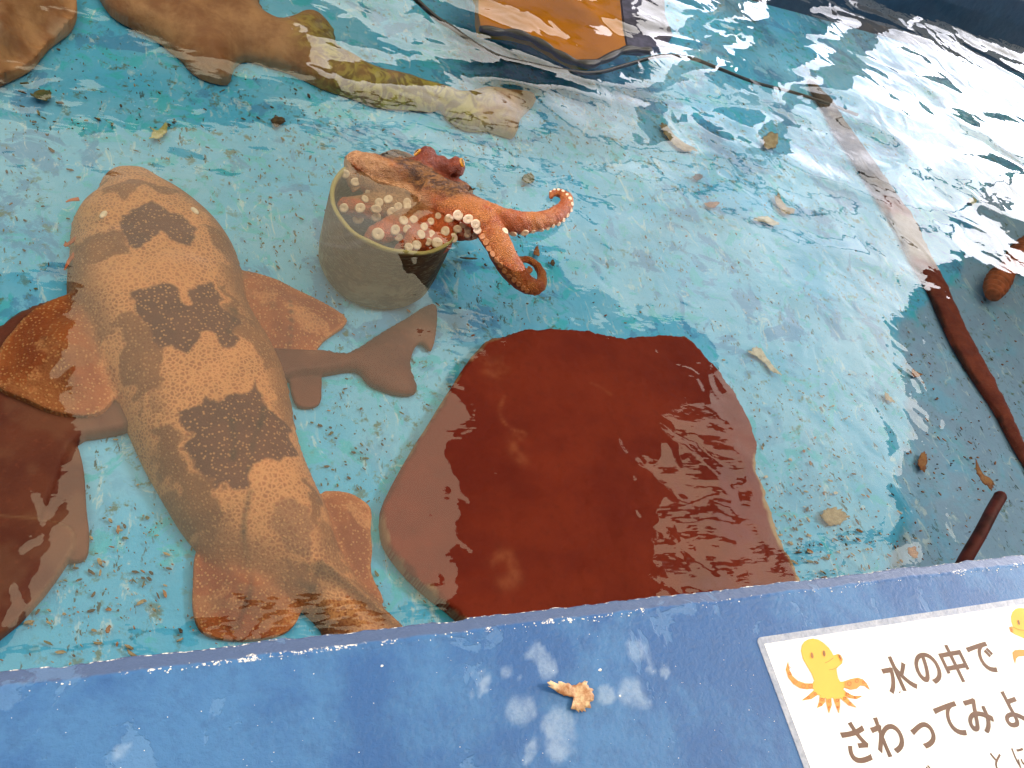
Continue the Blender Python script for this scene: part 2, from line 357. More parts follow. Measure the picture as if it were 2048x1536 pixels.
def water_mat():
    t = NT('water surface'); p = t.pos(); xyz = t.n('ShaderNodeSeparateXYZ', {0: p}); x, y = xyz.outputs[0], xyz.outputs[1]
    far = t.ramp(t.math('ADD', y, t.math('MULTIPLY', x, 0.18)), 0.95, 1.75)
    w1 = t.noise(3.8, 1, 0.4, dist=0.6, stretch=(0.7, 1.3, 1), rot=0.35); w2 = t.noise(15, 1, 0.45, dist=0.8)
    w3 = t.noise(42, 2, 0.5, stretch=(0.55, 1.4, 1), rot=0.2)
    h = t.math('ADD', t.math('MULTIPLY', w1, t.n('ShaderNodeMapRange', {0: far, 3: 0.006, 4: 0.030}).outputs[0]),
               t.math('ADD', t.math('MULTIPLY', w2, t.n('ShaderNodeMapRange', {0: far, 3: 0.0013, 4: 0.0019}).outputs[0]), t.math('MULTIPLY', w3, t.n('ShaderNodeMapRange', {0: far, 3: 0.00022, 4: 0.0001}).outputs[0])))
    nb = t.bump(h, 1.0)
    fr = t.n('ShaderNodeFresnel', {'IOR': 1.5, 'Normal': nb}).outputs[0]
    tr = t.n('ShaderNodeBsdfTransparent', {'Color': (0.97, 0.985, 0.98)}).outputs[0]
    gl = t.n('ShaderNodeBsdfGlossy', {'Color': (1, 1, 1), 'Roughness': 0.0, 'Normal': nb}).outputs[0]
    mx = t.n('ShaderNodeMixShader', {0: fr, 1: tr, 2: gl}).outputs[0]
    t.t.links.new(mx, t.out.inputs[0]); return t.m
M['water'] = water_mat()

# ------------------------------------------------------------------ setting: ground, pool floor, water, walls
X0, X1, Y0, Y1 = -1.6, 4.6, 0.245, 2.30
def box_bm(bm, x0, x1, y0, y1, z0, z1):
    v = [bm.verts.new(q) for q in ((x0, y0, z0), (x1, y0, z0), (x1, y1, z0), (x0, y1, z0), (x0, y0, z1), (x1, y0, z1), (x1, y1, z1), (x0, y1, z1))]
    for f in ((3, 2, 1, 0), (4, 5, 6, 7), (0, 1, 5, 4), (1, 2, 6, 5), (2, 3, 7, 6), (3, 0, 4, 7)): bm.faces.new([v[i] for i in f])
    return v
def box(name, b, mat, parent=None, bevel=0.0):
    bm = bmesh.new(); box_bm(bm, *b)
    if bevel: bmesh.ops.bevel(bm, geom=bm.edges[:], offset=bevel, segments=2, affect='EDGES', profile=0.5)
    return link(name, from_bm(bm), mat, parent, smooth=False)
GZ = -0.62
g = 120.0; tag(link('ground', mesh([(-g, -g, GZ), (g, -g, GZ), (g, g, GZ), (-g, g, GZ)], [(0, 1, 2, 3)]), M['ground']), kind='structure')
def grid_mesh(x0, x1, y0, y1, nx, ny, z):
    xs = np.linspace(x0, x1, nx); ys = np.linspace(y0, y1, ny); X, Y = np.meshgrid(xs, ys, indexing='ij')
    Z = z(X, Y) if callable(z) else np.full(X.shape, z); i = np.arange(nx * ny).reshape(nx, ny)
    f = np.stack([i[:-1, :-1], i[1:, :-1], i[1:, 1:], i[:-1, 1:]], -1).reshape(-1, 4)
    return mesh(np.stack([X, Y, Z], -1).reshape(-1, 3), f.tolist()), X.ravel(), Y.ravel()
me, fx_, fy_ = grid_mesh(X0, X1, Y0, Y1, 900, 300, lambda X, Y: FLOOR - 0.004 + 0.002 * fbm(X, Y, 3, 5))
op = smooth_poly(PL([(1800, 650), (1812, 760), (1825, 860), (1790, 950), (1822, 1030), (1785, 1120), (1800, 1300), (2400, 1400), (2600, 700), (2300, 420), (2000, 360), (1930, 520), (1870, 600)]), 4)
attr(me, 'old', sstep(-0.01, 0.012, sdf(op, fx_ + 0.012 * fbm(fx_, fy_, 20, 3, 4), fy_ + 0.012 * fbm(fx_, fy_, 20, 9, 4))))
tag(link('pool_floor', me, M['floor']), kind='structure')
me, _, _ = grid_mesh(X0, X1, Y0, Y1, 2, 2, 0.0)
tag(link('water', me, M['water']), kind='structure')

# near wall: the ledge one looks over, a grid so that its worn edge, stains, chips and painted glints are part of it
def near_wall():
    ys = np.concatenate([[-0.10], np.linspace(-0.08, 0.224, 77), [0.2285, 0.2315, 0.235, 0.239, 0.2425, 0.2455]]); xs = np.arange(X0 - 0.3, X1 + 0.3, 0.0045)
    X, Y = np.meshgrid(xs, ys, indexing='ij')
    e1 = 0.0016 * fbm(X, X * 0, 22, 3, 3) + 0.0007 * fbm(X, X * 0, 160, 4, 2)
    ed = 0.0012 * fbm(X, X * 0, 40, 9, 4)
    Yj = Y + np.where(Y > 0.2255, e1, 0) + np.where(Y > 0.2445, ed, 0)
    Z = 0.060 - np.clip((Y - 0.2295) / 0.0155, 0, 1) * 0.009
    line = np.exp(-((Y - 0.2285) / 0.0035) ** 2); lip = (Y > 0.2445) * 1.0
    cn_ = fbm(X, Y, 30, 21, 4); chip = line * (sstep(0.15, 0.7, cn_) + 0.0) + lip * 0.75
    chip = np.clip(chip + line * sstep(0.2, 0.7, fbm(X, X * 0, 6, 31, 2)) * 0.8, 0, 1)
    Z += 0.0014 * (line * np.abs(fbm(X, Y, 150, 8, 2)))
    band = sstep(0.2285, 0.2315, Y)
    st = np.zeros(X.shape)
    for px, py, r in ((1070, 1300, 22), (1090, 1330, 20), (1040, 1355, 8), (965, 1367, 22), (940, 1380, 12), (1015, 1350, 12), (1050, 1420, 32), (1118, 1460, 40), (1275, 1300, 28), (1265, 1385, 38),
                      (1215, 1390, 20), (1300, 1340, 18), (1330, 1345, 14), (1120, 1490, 30), (1060, 1500, 20), (240, 1500, 14)):
        q = P(px, py, 0.06); r *= mpp(px, py, 0.06); d = np.hypot(X - q.x, Y - q.y) + 0.006 * fbm(X, Y, 60, 12, 3)
        st = np.maximum(st, 1 - sstep(r * 0.6, r * 1.1, d))
    nx, ny = X.shape; i = np.arange(nx * ny).reshape(nx, ny)
    V = np.stack([X, Yj, Z], -1).reshape(-1, 3); f = np.stack([i[:-1, :-1], i[1:, :-1], i[1:, 1:], i[:-1, 1:]], -1).reshape(-1, 4).tolist()
    n = len(V); fr = i[:, -1]; bk = i[:, 0]
    low = V[fr].copy(); low[:, 2] = FLOOR - 0.05; low2 = V[bk].copy(); low2[:, 2] = GZ
    V = np.vstack([V, low, low2]); k = np.arange(nx)
    f += [(int(fr[a]), int(fr[a + 1]), n + a + 1, n + a) for a in range(nx - 1)] + [(int(bk[a + 1]), int(bk[a]), n + nx + a, n + nx + a + 1) for a in range(nx - 1)]
    me = mesh(V, f); z = np.zeros(2 * nx)
    for nm, v in (('band', band), ('stain', st), ('chip', chip)): attr(me, nm, np.concatenate([v.ravel(), z]))
    o = link('pool_wall', me, M['ledge'])
    return tag(o, 'sky blue painted near wall with worn, white speckled edge and flat ledge', 'wall')
near_wall()
tag(box('pool_wall', (X0 - 0.3, X1 + 0.3, Y1, Y1 + 0.22, GZ, 0.085), M['wall'], None, 0.006), 'dark navy far wall of the pool across the water', 'wall')
tag(box('pool_wall', (X0 - 0.22, X0, Y0 + 0.004, Y1 - 0.003, GZ, 0.058), M['wall'], None, 0.006), 'navy short wall closing the pool beyond the big patterned shark', 'wall')
tag(box('pool_wall', (X1, X1 + 0.22, Y0 + 0.004, Y1 - 0.003, GZ, 0.058), M['wall'], None, 0.006), 'navy short wall closing the pool beyond the dark eel', 'wall')

# ------------------------------------------------------------------ patterned carpet shark
def carpet_shark():
    zb, zf, zt = -0.125, -0.152, -0.085
    body = smooth_poly(PL([(205, 322), (235, 309), (290, 312), (330, 335), (375, 365), (420, 405), (455, 445), (480, 490), (490, 540), (500, 580), (520, 620), (545, 660), (570, 710), (585, 760), (595, 820),
        (610, 880), (635, 940), (655, 985), (672, 1030), (690, 1080), (720, 1130), (752, 1168), (790, 1205), (850, 1262), (880, 1300), (740, 1330), (672, 1290), (652, 1240), (600, 1190), (540, 1155), (480, 1135), (430, 1112), (395, 1075), (360, 1030), (330, 980),
        (290, 910), (262, 850), (235, 790), (205, 740), (172, 690), (147, 630), (132, 580), (131, 530), (137, 470), (140, 420), (158, 385), (188, 358)], zb), 3)
    lp = smooth_poly(PL([(180, 598), (120, 603), (60, 638), (12, 690), (-6, 735), (0, 783), (50, 806), (100, 828), (150, 838), (195, 834), (222, 812), (240, 770), (260, 700), (240, 640)], zf), 4)
    rp = smooth_poly(PL([(470, 540), (540, 548), (600, 574), (650, 600), (697, 634), (650, 672), (628, 706), (615, 733), (592, 742), (560, 730), (500, 640)], zf), 3)
    lv = smooth_poly(PL([(420, 1060), (392, 1100), (387, 1160), (387, 1215), (402, 1255), (440, 1271), (500, 1275), (560, 1265), (590, 1245), (606, 1213), (605, 1180), (560, 1110), (480, 1080)], zf), 4)
    rv = smooth_poly(PL([(640, 985), (690, 979), (722, 990), (745, 1012), (744, 1060), (747, 1095), (746, 1140), (770, 1200), (730, 1190), (660, 1080)], zf), 3)
    dorsal = [P(632, 1105, -0.09), P(670, 1120, -0.09), P(715, 1150, -0.09), P(760, 1190, -0.10), P(805, 1235, -0.11)]
    fins = [lp, rp, lv, rv]
    dl = np.array([(q.x, q.y) for q in dorsal])
    def ridge_d(X, Y):
        best = np.full(X.shape, 1e9); T = np.zeros(X.shape)
        for i in range(len(dl) - 1):
            a, b = dl[i], dl[i + 1]; e = b - a; t = np.clip(((X - a[0]) * e[0] + (Y - a[1]) * e[1]) / e.dot(e), 0, 1)
            d = np.hypot(X - a[0] - t * e[0], Y - a[1] - t * e[1]); T = np.where(d < best, (i + t) / (len(dl) - 1), T); best = np.minimum(best, d)
        return best, T
    eyes = [P(207, 424, -0.085), P(390, 417, -0.085)]
    def h(X, Y, S):
        b = np.maximum(S[0], 0); Rr = 0.078
        hb = np.sqrt(np.maximum(2 * np.minimum(b, Rr) * Rr - np.minimum(b, Rr) ** 2, 0)) * 1.02 + 0.012 * sstep(0.05, 0.16, b)
        head = sstep(1.00, 1.15, Y); hb *= 1 - 0.38 * head
        tail = sstep(0.50, 0.36, Y); hb *= 1 - 0.45 * tail
        f = np.max(S[1:], 0); hf = np.where(f > -0.004, np.where(S[1] > -0.004, 0.030, 0.009) + 0.030 * sstep(0, 0.08, f), 0.0) + 0.002 * fbm(X, Y, 30, 4, 2)
        k = 0.012; m = np.maximum(hb, hf); hh = m + np.where((hb > 0) & (hf > 0), k * np.exp(-np.abs(hb - hf) / k) * 0.35, 0)
        d, t = ridge_d(X, Y); hh += 0.030 * np.exp(-(d / 0.006) ** 2) * sstep(0, 0.15, t) * (1 - 0.5 * t)
        for e in eyes: hh += 0.006 * np.exp(-(np.hypot(X - e.x, Y - e.y) / 0.012) ** 2)
        # gill region and shoulder swells
        hh += 0.004 * fbm(X, Y, 9, 2, 3) * sstep(0.0, 0.05, b)
        return blur(hh, 3)
    W = np.array
    def pl(pts, z): return [(q.x, q.y) for q in PL(pts, z)]
    S1 = pl([(283, 405), (300, 398), (330, 415), (352, 423), (372, 430), (385, 450), (390, 468), (380, 487), (345, 487), (335, 468), (312, 468), (308, 490), (285, 497), (268, 498), (250, 490), (245, 465), (238, 440), (242, 422), (268, 424)], zt)
    S2 = pl([(262, 585), (290, 575), (320, 566), (345, 576), (355, 598), (368, 606), (382, 600), (390, 570), (412, 560), (430, 556), (440, 590), (462, 618), (482, 640), (465, 690), (442, 690), (425, 660), (408, 658), (395, 668), (385, 692), (368, 706), (340, 692), (310, 694), (295, 655), (278, 622)], zt)
    S3 = pl([(352, 815), (400, 806), (425, 788), (450, 802), (475, 786), (500, 778), (515, 758), (527, 790), (560, 822), (590, 838), (602, 880), (590, 905), (570, 908), (552, 925), (520, 930), (500, 952), (480, 972), (455, 984), (440, 970), (415, 962), (400, 930), (375, 882), (366, 842)], zt)
    S4 = pl([(545, 1015), (585, 995), (622, 1005), (640, 1050), (625, 1090), (575, 1085), (552, 1052)], -0.09)
    mids = [pl(p, -0.10) for p in ([(150, 470), (200, 455), (245, 470), (240, 510), (200, 530), (160, 520)], [(395, 455), (440, 455), (480, 480), (470, 510), (420, 490)], [(225, 655), (280, 640), (310, 700), (330, 770), (290, 800), (250, 740)],
        [(440, 560), (480, 600), (520, 660), (560, 720), (540, 740), (490, 690), (460, 640)], [(290, 850), (340, 850), (400, 950), (430, 1000), (420, 1050), (370, 1020), (320, 930)], [(620, 930), (650, 990), (668, 1060), (640, 1050), (610, 960)],
        [(195, 372), (250, 360), (290, 372), (330, 365), (380, 385), (350, 400), (290, 388), (230, 400), (190, 395)], [(515, 560), (580, 580), (590, 640), (560, 690), (525, 640)], [(560, 1110), (620, 1110), (650, 1180), (700, 1230), (690, 1300), (620, 1220)])]
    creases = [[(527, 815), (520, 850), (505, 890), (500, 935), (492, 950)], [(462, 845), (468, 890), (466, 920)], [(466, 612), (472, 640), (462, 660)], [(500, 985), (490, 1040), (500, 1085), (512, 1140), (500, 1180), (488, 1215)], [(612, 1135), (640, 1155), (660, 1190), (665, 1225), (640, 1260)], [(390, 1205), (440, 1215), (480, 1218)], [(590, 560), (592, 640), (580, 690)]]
    def jag(X, Y, a=0.010): return a * fbm(X, Y, 46, 40, 2), a * fbm(X, Y, 46, 50, 2)
    def a_saddle(X, Y, S):
        jx, jy = jag(X, Y, 0.0075); v = np.zeros(X.shape)
        for p in (S1, S2, S3): v = np.maximum(v, sstep(-0.0024, 0.0024, sdf(p, X + jx, Y + jy)))
        return np.maximum(v, 0.55 * sstep(-0.004, 0.004, sdf(S4, X + jx, Y + jy)))
    def a_mid(X, Y, S):
        jx, jy = jag(X, Y, 0.013); v = np.zeros(X.shape)
        for p in mids: v = np.maximum(v, sstep(-0.003, 0.003, sdf(p, X + jx, Y + jy)))
        side = sstep(0.055, 0.02, S[0]) * sstep(-0.08, 0.06, fbm(X, Y, 13, 70, 4))
        return np.clip(np.maximum(v * 0.85, side * 0.7), 0, 1)
    def a_fin(X, Y, S):
        f = np.max(S[1:], 0); v = sstep(0.02, -0.012, S[0]) * (f > -0.01)
        return v * (1 - 0.6 * sstep(0.25, 0.5, fbm(X, Y, 20, 81, 4))) * (1 - 0.45 * sstep(0.008, 0.0, f))
    def a_dot(X, Y, S): return np.clip(0.35 + 0.8 * np.maximum(a_saddle(X, Y, S), a_fin(X, Y, S)), 0, 1)
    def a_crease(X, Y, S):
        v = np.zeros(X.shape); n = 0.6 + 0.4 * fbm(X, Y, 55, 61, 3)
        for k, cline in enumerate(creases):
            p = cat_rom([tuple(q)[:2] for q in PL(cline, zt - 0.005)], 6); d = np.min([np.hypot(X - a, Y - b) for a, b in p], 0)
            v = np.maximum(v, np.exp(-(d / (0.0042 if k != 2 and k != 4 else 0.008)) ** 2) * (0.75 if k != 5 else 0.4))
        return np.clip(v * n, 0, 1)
    o = relief('carpet_shark', [body] + fins, h, 0.0022, FLOOR, M['wobbegong'], dict(saddle=a_saddle, mid=a_mid, fin=a_fin, dotty=a_dot, crease=a_crease), None, Y0 + 0.004)
    tag(o, 'big tan carpet shark with dark brown jagged saddles and speckled fins', 'shark')
    bv = BVHTree.FromPolygons([v.co[:] for v in o.data.vertices], [p.vertices[:] for p in o.data.polygons])
    me = None
    for e, tgt in zip(eyes, ((196, 436), (402, 424))):
        hit = bv.ray_cast(Vector((e.x, e.y, 0.2)), Vector((0, 0, -1)))[0]
        V, Fc = [], []; ball_into(V, Fc, (0, 0, 0), (0.0045, 0.0085, 0.003), 12, 8)
        q = mesh(V, Fc); ob = link('eye', q, M['sucker'], o); ob.location = hit; ob.rotation_euler = (0, 0, math.radians(-25 if e is eyes[0] else 35))
    for pts in ([(158, 398), (142, 400), (132, 404)], [(154, 474), (142, 484), (130, 492), (132, 484)], [(150, 508), (138, 522), (129, 540)]):
        V, Fc = [], []; c = cat_rom([tuple(P(a, b, -0.135)) for a, b in pts], 4); tube_into(V, Fc, c, np.linspace(0.0042, 0.0012, len(c)), 8, 0.5)
        link('whisker_lobe', mesh(V, Fc), M['eelstar'] if 'eelstar' in M else M['star'], o)
    return o
carpet_shark()

# ------------------------------------------------------------------ dark shark that passes under the patterned one
def dark_shark():
    z = -0.150
    body = smooth_poly(PL([(875, 600), (878, 640), (868, 690), (850, 676), (836, 682), (824, 720), (838, 764), (828, 779), (790, 776), (742, 757), (714, 731), (640, 742), (585, 747), (400, 812), (230, 858), (150, 880), (100, 1000), (20, 1120), (-180, 1180),
        (-260, 900), (-180, 720), (-40, 670), (40, 618), (112, 592), (118, 610), (108, 622), (250, 640), (400, 680), (600, 692), (650, 693), (700, 698), (770, 655), (820, 626), (850, 606)], z), 3)
    anal = smooth_poly(PL([(585, 735), (640, 730), (646, 770), (642, 797), (615, 805), (592, 792)], z), 3)
    f1 = smooth_poly(PL([(80, 800), (136, 845), (164, 915), (171, 1000), (177, 1060), (170, 1104), (135, 1112), (90, 1100), (40, 1000), (20, 880)], -0.145), 3)
    f2 = smooth_poly(PL([(-150, 1010), (0, 1022), (80, 1028), (130, 1040), (146, 1062), (140, 1092), (108, 1142), (68, 1192), (0, 1256), (-140, 1330)], -0.135), 3)
    def h(X, Y, S):
        b = np.maximum(S[0], 0); Rr = 0.06
        hb = np.sqrt(np.maximum(2 * np.minimum(b, Rr) * Rr - np.minimum(b, Rr) ** 2, 0)) * 0.62 * sstep(0.62, 0.10, X) + 0.006 * (S[0] > -0.003)
        hb = np.minimum(hb, 0.020)
        hh = np.maximum(hb, np.where(S[1] > -0.003, 0.007, 0)); hh = np.maximum(hh, np.where(S[2] > -0.003, 0.010 + 0.08 * np.minimum(np.maximum(S[2], 0), 0.03), 0))
        hh = blur(hh, 2); return np.where(S[3] > -0.001, np.maximum(hh, 0.022 + 0.12 * np.minimum(np.maximum(S[3], 0), 0.05)), hh)
    def edge(X, Y, S):
        return np.clip(np.exp(-(S[3] / 0.0018) ** 2) * 0.6 + 0.2 * sstep(0.25, 0.6, fbm(X, Y, 10, 6, 4)), 0, 1)
    tag(relief('shark', [body, anal, f1, f2], h, 0.003, FLOOR, M['darkshark'], dict(edge=edge), None, Y0 + 0.004), 'plain dark brown shark lying under the patterned shark, forked tail showing by the pot', 'shark')
dark_shark()

def brown_shark():
    z = -0.145
    o = smooth_poly(PL([(150, -140), (190, -40), (220, 5), (265, 36), (310, 60), (347, 95), (372, 122), (412, 146), (460, 155), (474, 122), (500, 106), (560, 121), (620, 150), (700, 176), (760, 196), (800, 200), (860, 206), (885, 202), (905, 222), (960, 246), (1030, 256), (1048, 232), (1075, 197), (1058, 180), (960, 178),
        (860, 165), (760, 138), (705, 110), (670, 84), (668, 60), (645, 28), (600, 22), (560, 42), (530, 25), (522, -10), (510, -60), (520, -140)], z), 3)
    o = [(x + 0.010 * float(vnoise(np.array(x), np.array(y), 14, 3)), y + 0.012 * float(vnoise(np.array(x), np.array(y), 17, 5))) for x, y in o]  # outline made wavy to stand in for bending by rippled water
    def h(X, Y, S):
        b = np.maximum(S[0], 0); Rr = 0.09
        return blur(0.010 + 0.55 * np.sqrt(np.maximum(2 * np.minimum(b, Rr) * Rr - np.minimum(b, Rr) ** 2, 0)) + 0.004 * fbm(X, Y, 14, 5, 3), 2)
    q = [P(560, 70), P(980, 215)]
    def olive(X, Y, S): return sstep(q[0].x - 0.05, q[0].x + 0.12, X + 0.06 * fbm(X, Y, 8, 2, 3)) * (1 - 0.7 * sstep(q[1].x - 0.1, q[1].x + 0.05, X)) * (0.55 + 0.45 * sstep(-0.2, 0.3, fbm(X, Y, 9, 44, 3)))
    def edge(X, Y, S): return np.clip(np.exp(-(S[0] / 0.004) ** 2) * 0.5, 0, 1) * (fbm(X, Y, 12, 3) > -0.1)
    tag(relief('shark', [o], h, 0.005, FLOOR, M['brownshark'], dict(olive=olive, edge=edge)), 'light brown shark with one pointed side fin and long yellowish tail', 'shark')
brown_shark()

def slab():
    zt = -0.142
    top = smooth_poly(PL([(955, 697), (985, 672), (1030, 660), (1056, 650), (1082, 650), (1130, 653), (1190, 661), (1250, 672), (1300, 666), (1372, 669), (1402, 692), (1438, 730), (1474, 780), (1500, 830), (1516, 880), (1518, 930), (1536, 985), (1552, 1040), (1578, 1100), (1605, 1160), (1640, 1230), (1650, 1300),
        (1300, 1345), (1000, 1345), (945, 1255), (900, 1210), (868, 1186), (828, 1150), (786, 1100), (769, 1062), (768, 1010), (790, 958), (830, 888), (858, 845), (880, 808), (905, 770), (925, 738)], zt), 2)
    tp = np.array([q[:2] for q in top])
    def h(X, Y, S):
        s = S[0] + 0.0035 * fbm(X, Y, 45, 5, 3)
        cut = (FLOOR + 0.017 - zt) ; e = sstep(-0.004, 0.006, s)
        right = sstep(0.30, 0.55, (X - 0.42) - 0.30 * (Y - 0.4))
        return 0.014 + 0.012 * e + 0.0035 * fbm(X, Y, 7, 3, 4) + 0.0012 * fbm(X, Y, 60, 8, 3)
    def edge(X, Y, S):
        s = S[0] + 0.005 * fbm(X, Y, 40, 9, 3); rx = P(1530, 1000, zt)
        rl = cat_rom([tuple(P(a, b, zt))[:2] for a, b in ((1516, 925), (1536, 985), (1552, 1040), (1578, 1100), (1605, 1160), (1640, 1230))], 10); right = sstep(0.03, 0.016, np.min([np.hypot(X - a, Y - b) for a, b in rl], 0))
        return np.clip(sstep(0.014, 0.006, s) * right + 0.55 * sstep(0.0035, 0.0, s), 0, 1)
    scr = [[(1185, 765), (1205, 772), (1222, 788)], [(1010, 790), (1002, 820), (1020, 850), (1050, 862), (1052, 870)], [(1035, 870), (1032, 895), (1042, 915)], [(975, 720), (1005, 722), (1000, 742), (980, 745)], [(990, 1120), (1015, 1110), (1030, 1150), (1010, 1165)]]
    def scrape(X, Y, S):
        v = np.zeros(X.shape)
        for k, l in enumerate(scr):
            p = cat_rom([tuple(q)[:2] for q in PL(l, zt)], 5); d = np.min([np.hypot(X - a, Y - b) for a, b in p], 0); v = np.maximum(v, np.exp(-(d / (0.004 if k < 2 else 0.012)) ** 2) * 0.7)
        return v * (0.6 + 0.5 * fbm(X, Y, 60, 3))
    tag(relief('stone_slab', [top], h, 0.003, FLOOR, M['slate'], dict(edge=edge, scrape=scrape), None, Y0 + 0.004), 'big flat dark red stone slab lying on the pool floor against the near wall', 'stone')
slab()

def corner_rock():
    o = smooth_poly(PL([(-120, -110), (110, -110), (150, -30), (142, 22), (95, 60), (62, 98), (20, 122), (-40, 140), (-150, 120)], -0.13), 4)
    def h(X, Y, S):
        b = np.maximum(S[0], 0); return 0.02 + 0.05 * sstep(0, 0.08, b) + 0.012 * fbm(X, Y, 12, 3, 4)
    tag(relief('rock', [o], h, 0.006, FLOOR, M['brownshark'], dict(olive=lambda X, Y, S: X * 0, edge=lambda X, Y, S: np.clip(fbm(X, Y, 16, 4) * 1.5, 0, 1))), 'rough brown rock in the pool beyond the big patterned shark', 'rock')
corner_rock()

def eel():
    cl = [(1628, 150, 6), (1645, 176, 18), (1665, 204, 25), (1692, 245, 28), (1722, 292, 31), (1757, 342, 34), (1792, 392, 38), (1822, 442, 44), (1850, 498, 43), (1882, 560, 41), (1912, 620, 41), (1942, 682, 40), (1975, 742, 36), (2010, 805, 27), (2048, 872, 20), (2090, 945, 13)]
    c = np.array([(a, b) for a, b, _ in cl], float); w = np.array([q[2] for q in cl], float); t = np.gradient(c, axis=0); t /= np.linalg.norm(t, axis=1)[:, None]; nrm = np.stack([t[:, 1], -t[:, 0]], 1)
    jr = np.array([RNG.uniform(-3, 3) for _ in cl])
    a = c + nrm * (w * 0.44 + jr)[:, None]; b = c - nrm * (w * 0.44 - jr)[:, None]
    o = smooth_poly(PL([tuple(q) for q in a] + [tuple(q) for q in b[::-1]], -0.145), 4)
    fin = smooth_poly(PL([(1915, 545), (1940, 558), (1950, 580), (1948, 605), (1962, 622), (1940, 615), (1918, 580)], -0.145), 3)
    def h(X, Y, S):
        b_ = np.maximum(S[0], 0); Rr = 0.03
        return np.maximum(0.005 + 0.5 * np.sqrt(np.maximum(2 * np.minimum(b_, Rr) * Rr - np.minimum(b_, Rr) ** 2, 0)) * (S[0] > 0) + 0.002 * fbm(X, Y, 40, 3), 0.006)
    p = P(1835, 470, -0.145); q0 = P(1790, 395, -0.145)
    def dark(X, Y, S): return sstep(q0.y - 0.03, q0.y + 0.05, Y + 0.03 * fbm(X, Y, 14, 2))
    def tan(X, Y, S): return sstep(0.10, 0.07, np.hypot(X - p.x, (Y - p.y)) + 0.01 * fbm(X, Y, 30, 2)) * sstep(0.012, 0.018, S[0] + (X - p.x) * -0.25 + 0.016)
    def edge(X, Y, S): return sstep(0.006, 0.0, S[0]) * 0.8 * sstep(-0.2, 0.3, fbm(X, Y, 20, 8))
    tag(relief('eel', [o], h, 0.0035, FLOOR, M['eel'], dict(dark=dark, tan=tan, edge=edge)), 'long dark red eel lying across the right side of the pool', 'eel')
eel()

def sea_star():
    cl = [(1985, 592, 13), (1990, 575, 21), (2001, 556, 22), (2014, 541, 16), (2026, 528, 19), (2045, 513, 27), (2075, 498, 33), (2130, 480, 40), (2190, 455, 46)]
    base = P(2260, 430, -0.14); V, Fc = [], []
    def arm(pts):
        c = cat_rom([tuple(p[:3]) for p in pts], 14); r = cat_rom([(p[3],) for p in pts], 14)[:, 0]; s = np.arange(len(r))
        r = r * (1 + 0.13 * np.sign(np.sin(s * 1.15)) * np.abs(np.sin(s * 1.15)) ** 0.5); tube_into(V, Fc, c, r, 14, 0.8)
    arm([(*P(a, b, -0.140), w * mpp(a, b)) for a, b, w in cl] + [(base.x, base.y, base.z, 0.055)])
    m = (P(1985, 592, -0.14) - base); L0 = m.length * 0.35; a0 = math.atan2(m.y, m.x)
    for k in range(1, 5):
        an = a0 + k * 2 * math.pi / 5
        arm([(base.x + math.cos(an + 0.05 * i) * L0 * i / 7, base.y + math.sin(an + 0.05 * i) * L0 * i / 7, -0.142, 0.055 - 0.006 * i) for i in range(8)])
    ball_into(V, Fc, base, (0.06, 0.06, 0.028), 20, 12)
    tag(link('sea_star', mesh(V, Fc), M['star']), 'ribbed orange sea star arm reaching in beside the eel', 'sea star')
sea_star()

# ------------------------------------------------------------------ pot and octopus
PZ = -0.012
pc = P(795, 408, PZ); PR = 0.1085
def pot():
    r = empty('pipe_pot', (pc.x, pc.y, FLOOR))
    seg = 96; V, Fc, ed = [], [], []
    prof = [(PR * 0.90, FLOOR, 0), (PR * 0.955, FLOOR + 0.012, 0), (PR * 0.985, FLOOR + 0.04, 0), (PR, FLOOR + 0.09, 0), (PR + 0.001, PZ - 0.006, 0), (PR + 0.0012, PZ - 0.0015, 1), (PR - 0.0005, PZ, 1), (PR - 0.004, PZ, 1), (PR - 0.006, PZ - 0.002, 1), (PR - 0.0065, PZ - 0.008, 0), (PR - 0.0065, FLOOR + 0.012, 0), (0.0, FLOOR + 0.012, 0)]
    for k in range(seg):
        a = 2 * math.pi * k / seg; wob = 1 + 0.012 * math.sin(2 * a + 0.5) + 0.006 * math.sin(5 * a)
        for rr, z, e in prof:
            V.append((pc.x + rr * wob * math.cos(a), pc.y + rr * wob * math.sin(a), z + (0.0025 * math.sin(3 * a + 1) + 0.001 * math.sin(11 * a) if e else 0))); ed.append(e)
    n = len(prof)
    for k in range(seg):
        for i in range(n - 1):
            a = k * n + i; b = ((k + 1) % seg) * n + i; Fc.append((a, b, b + 1, a + 1))
    me = mesh(V, Fc); attr(me, 'edge', ed); link('pipe', me, M['pot'], r)
    tag(r, 'short olive grey pipe pot holding the octopus', 'pot')
pot()

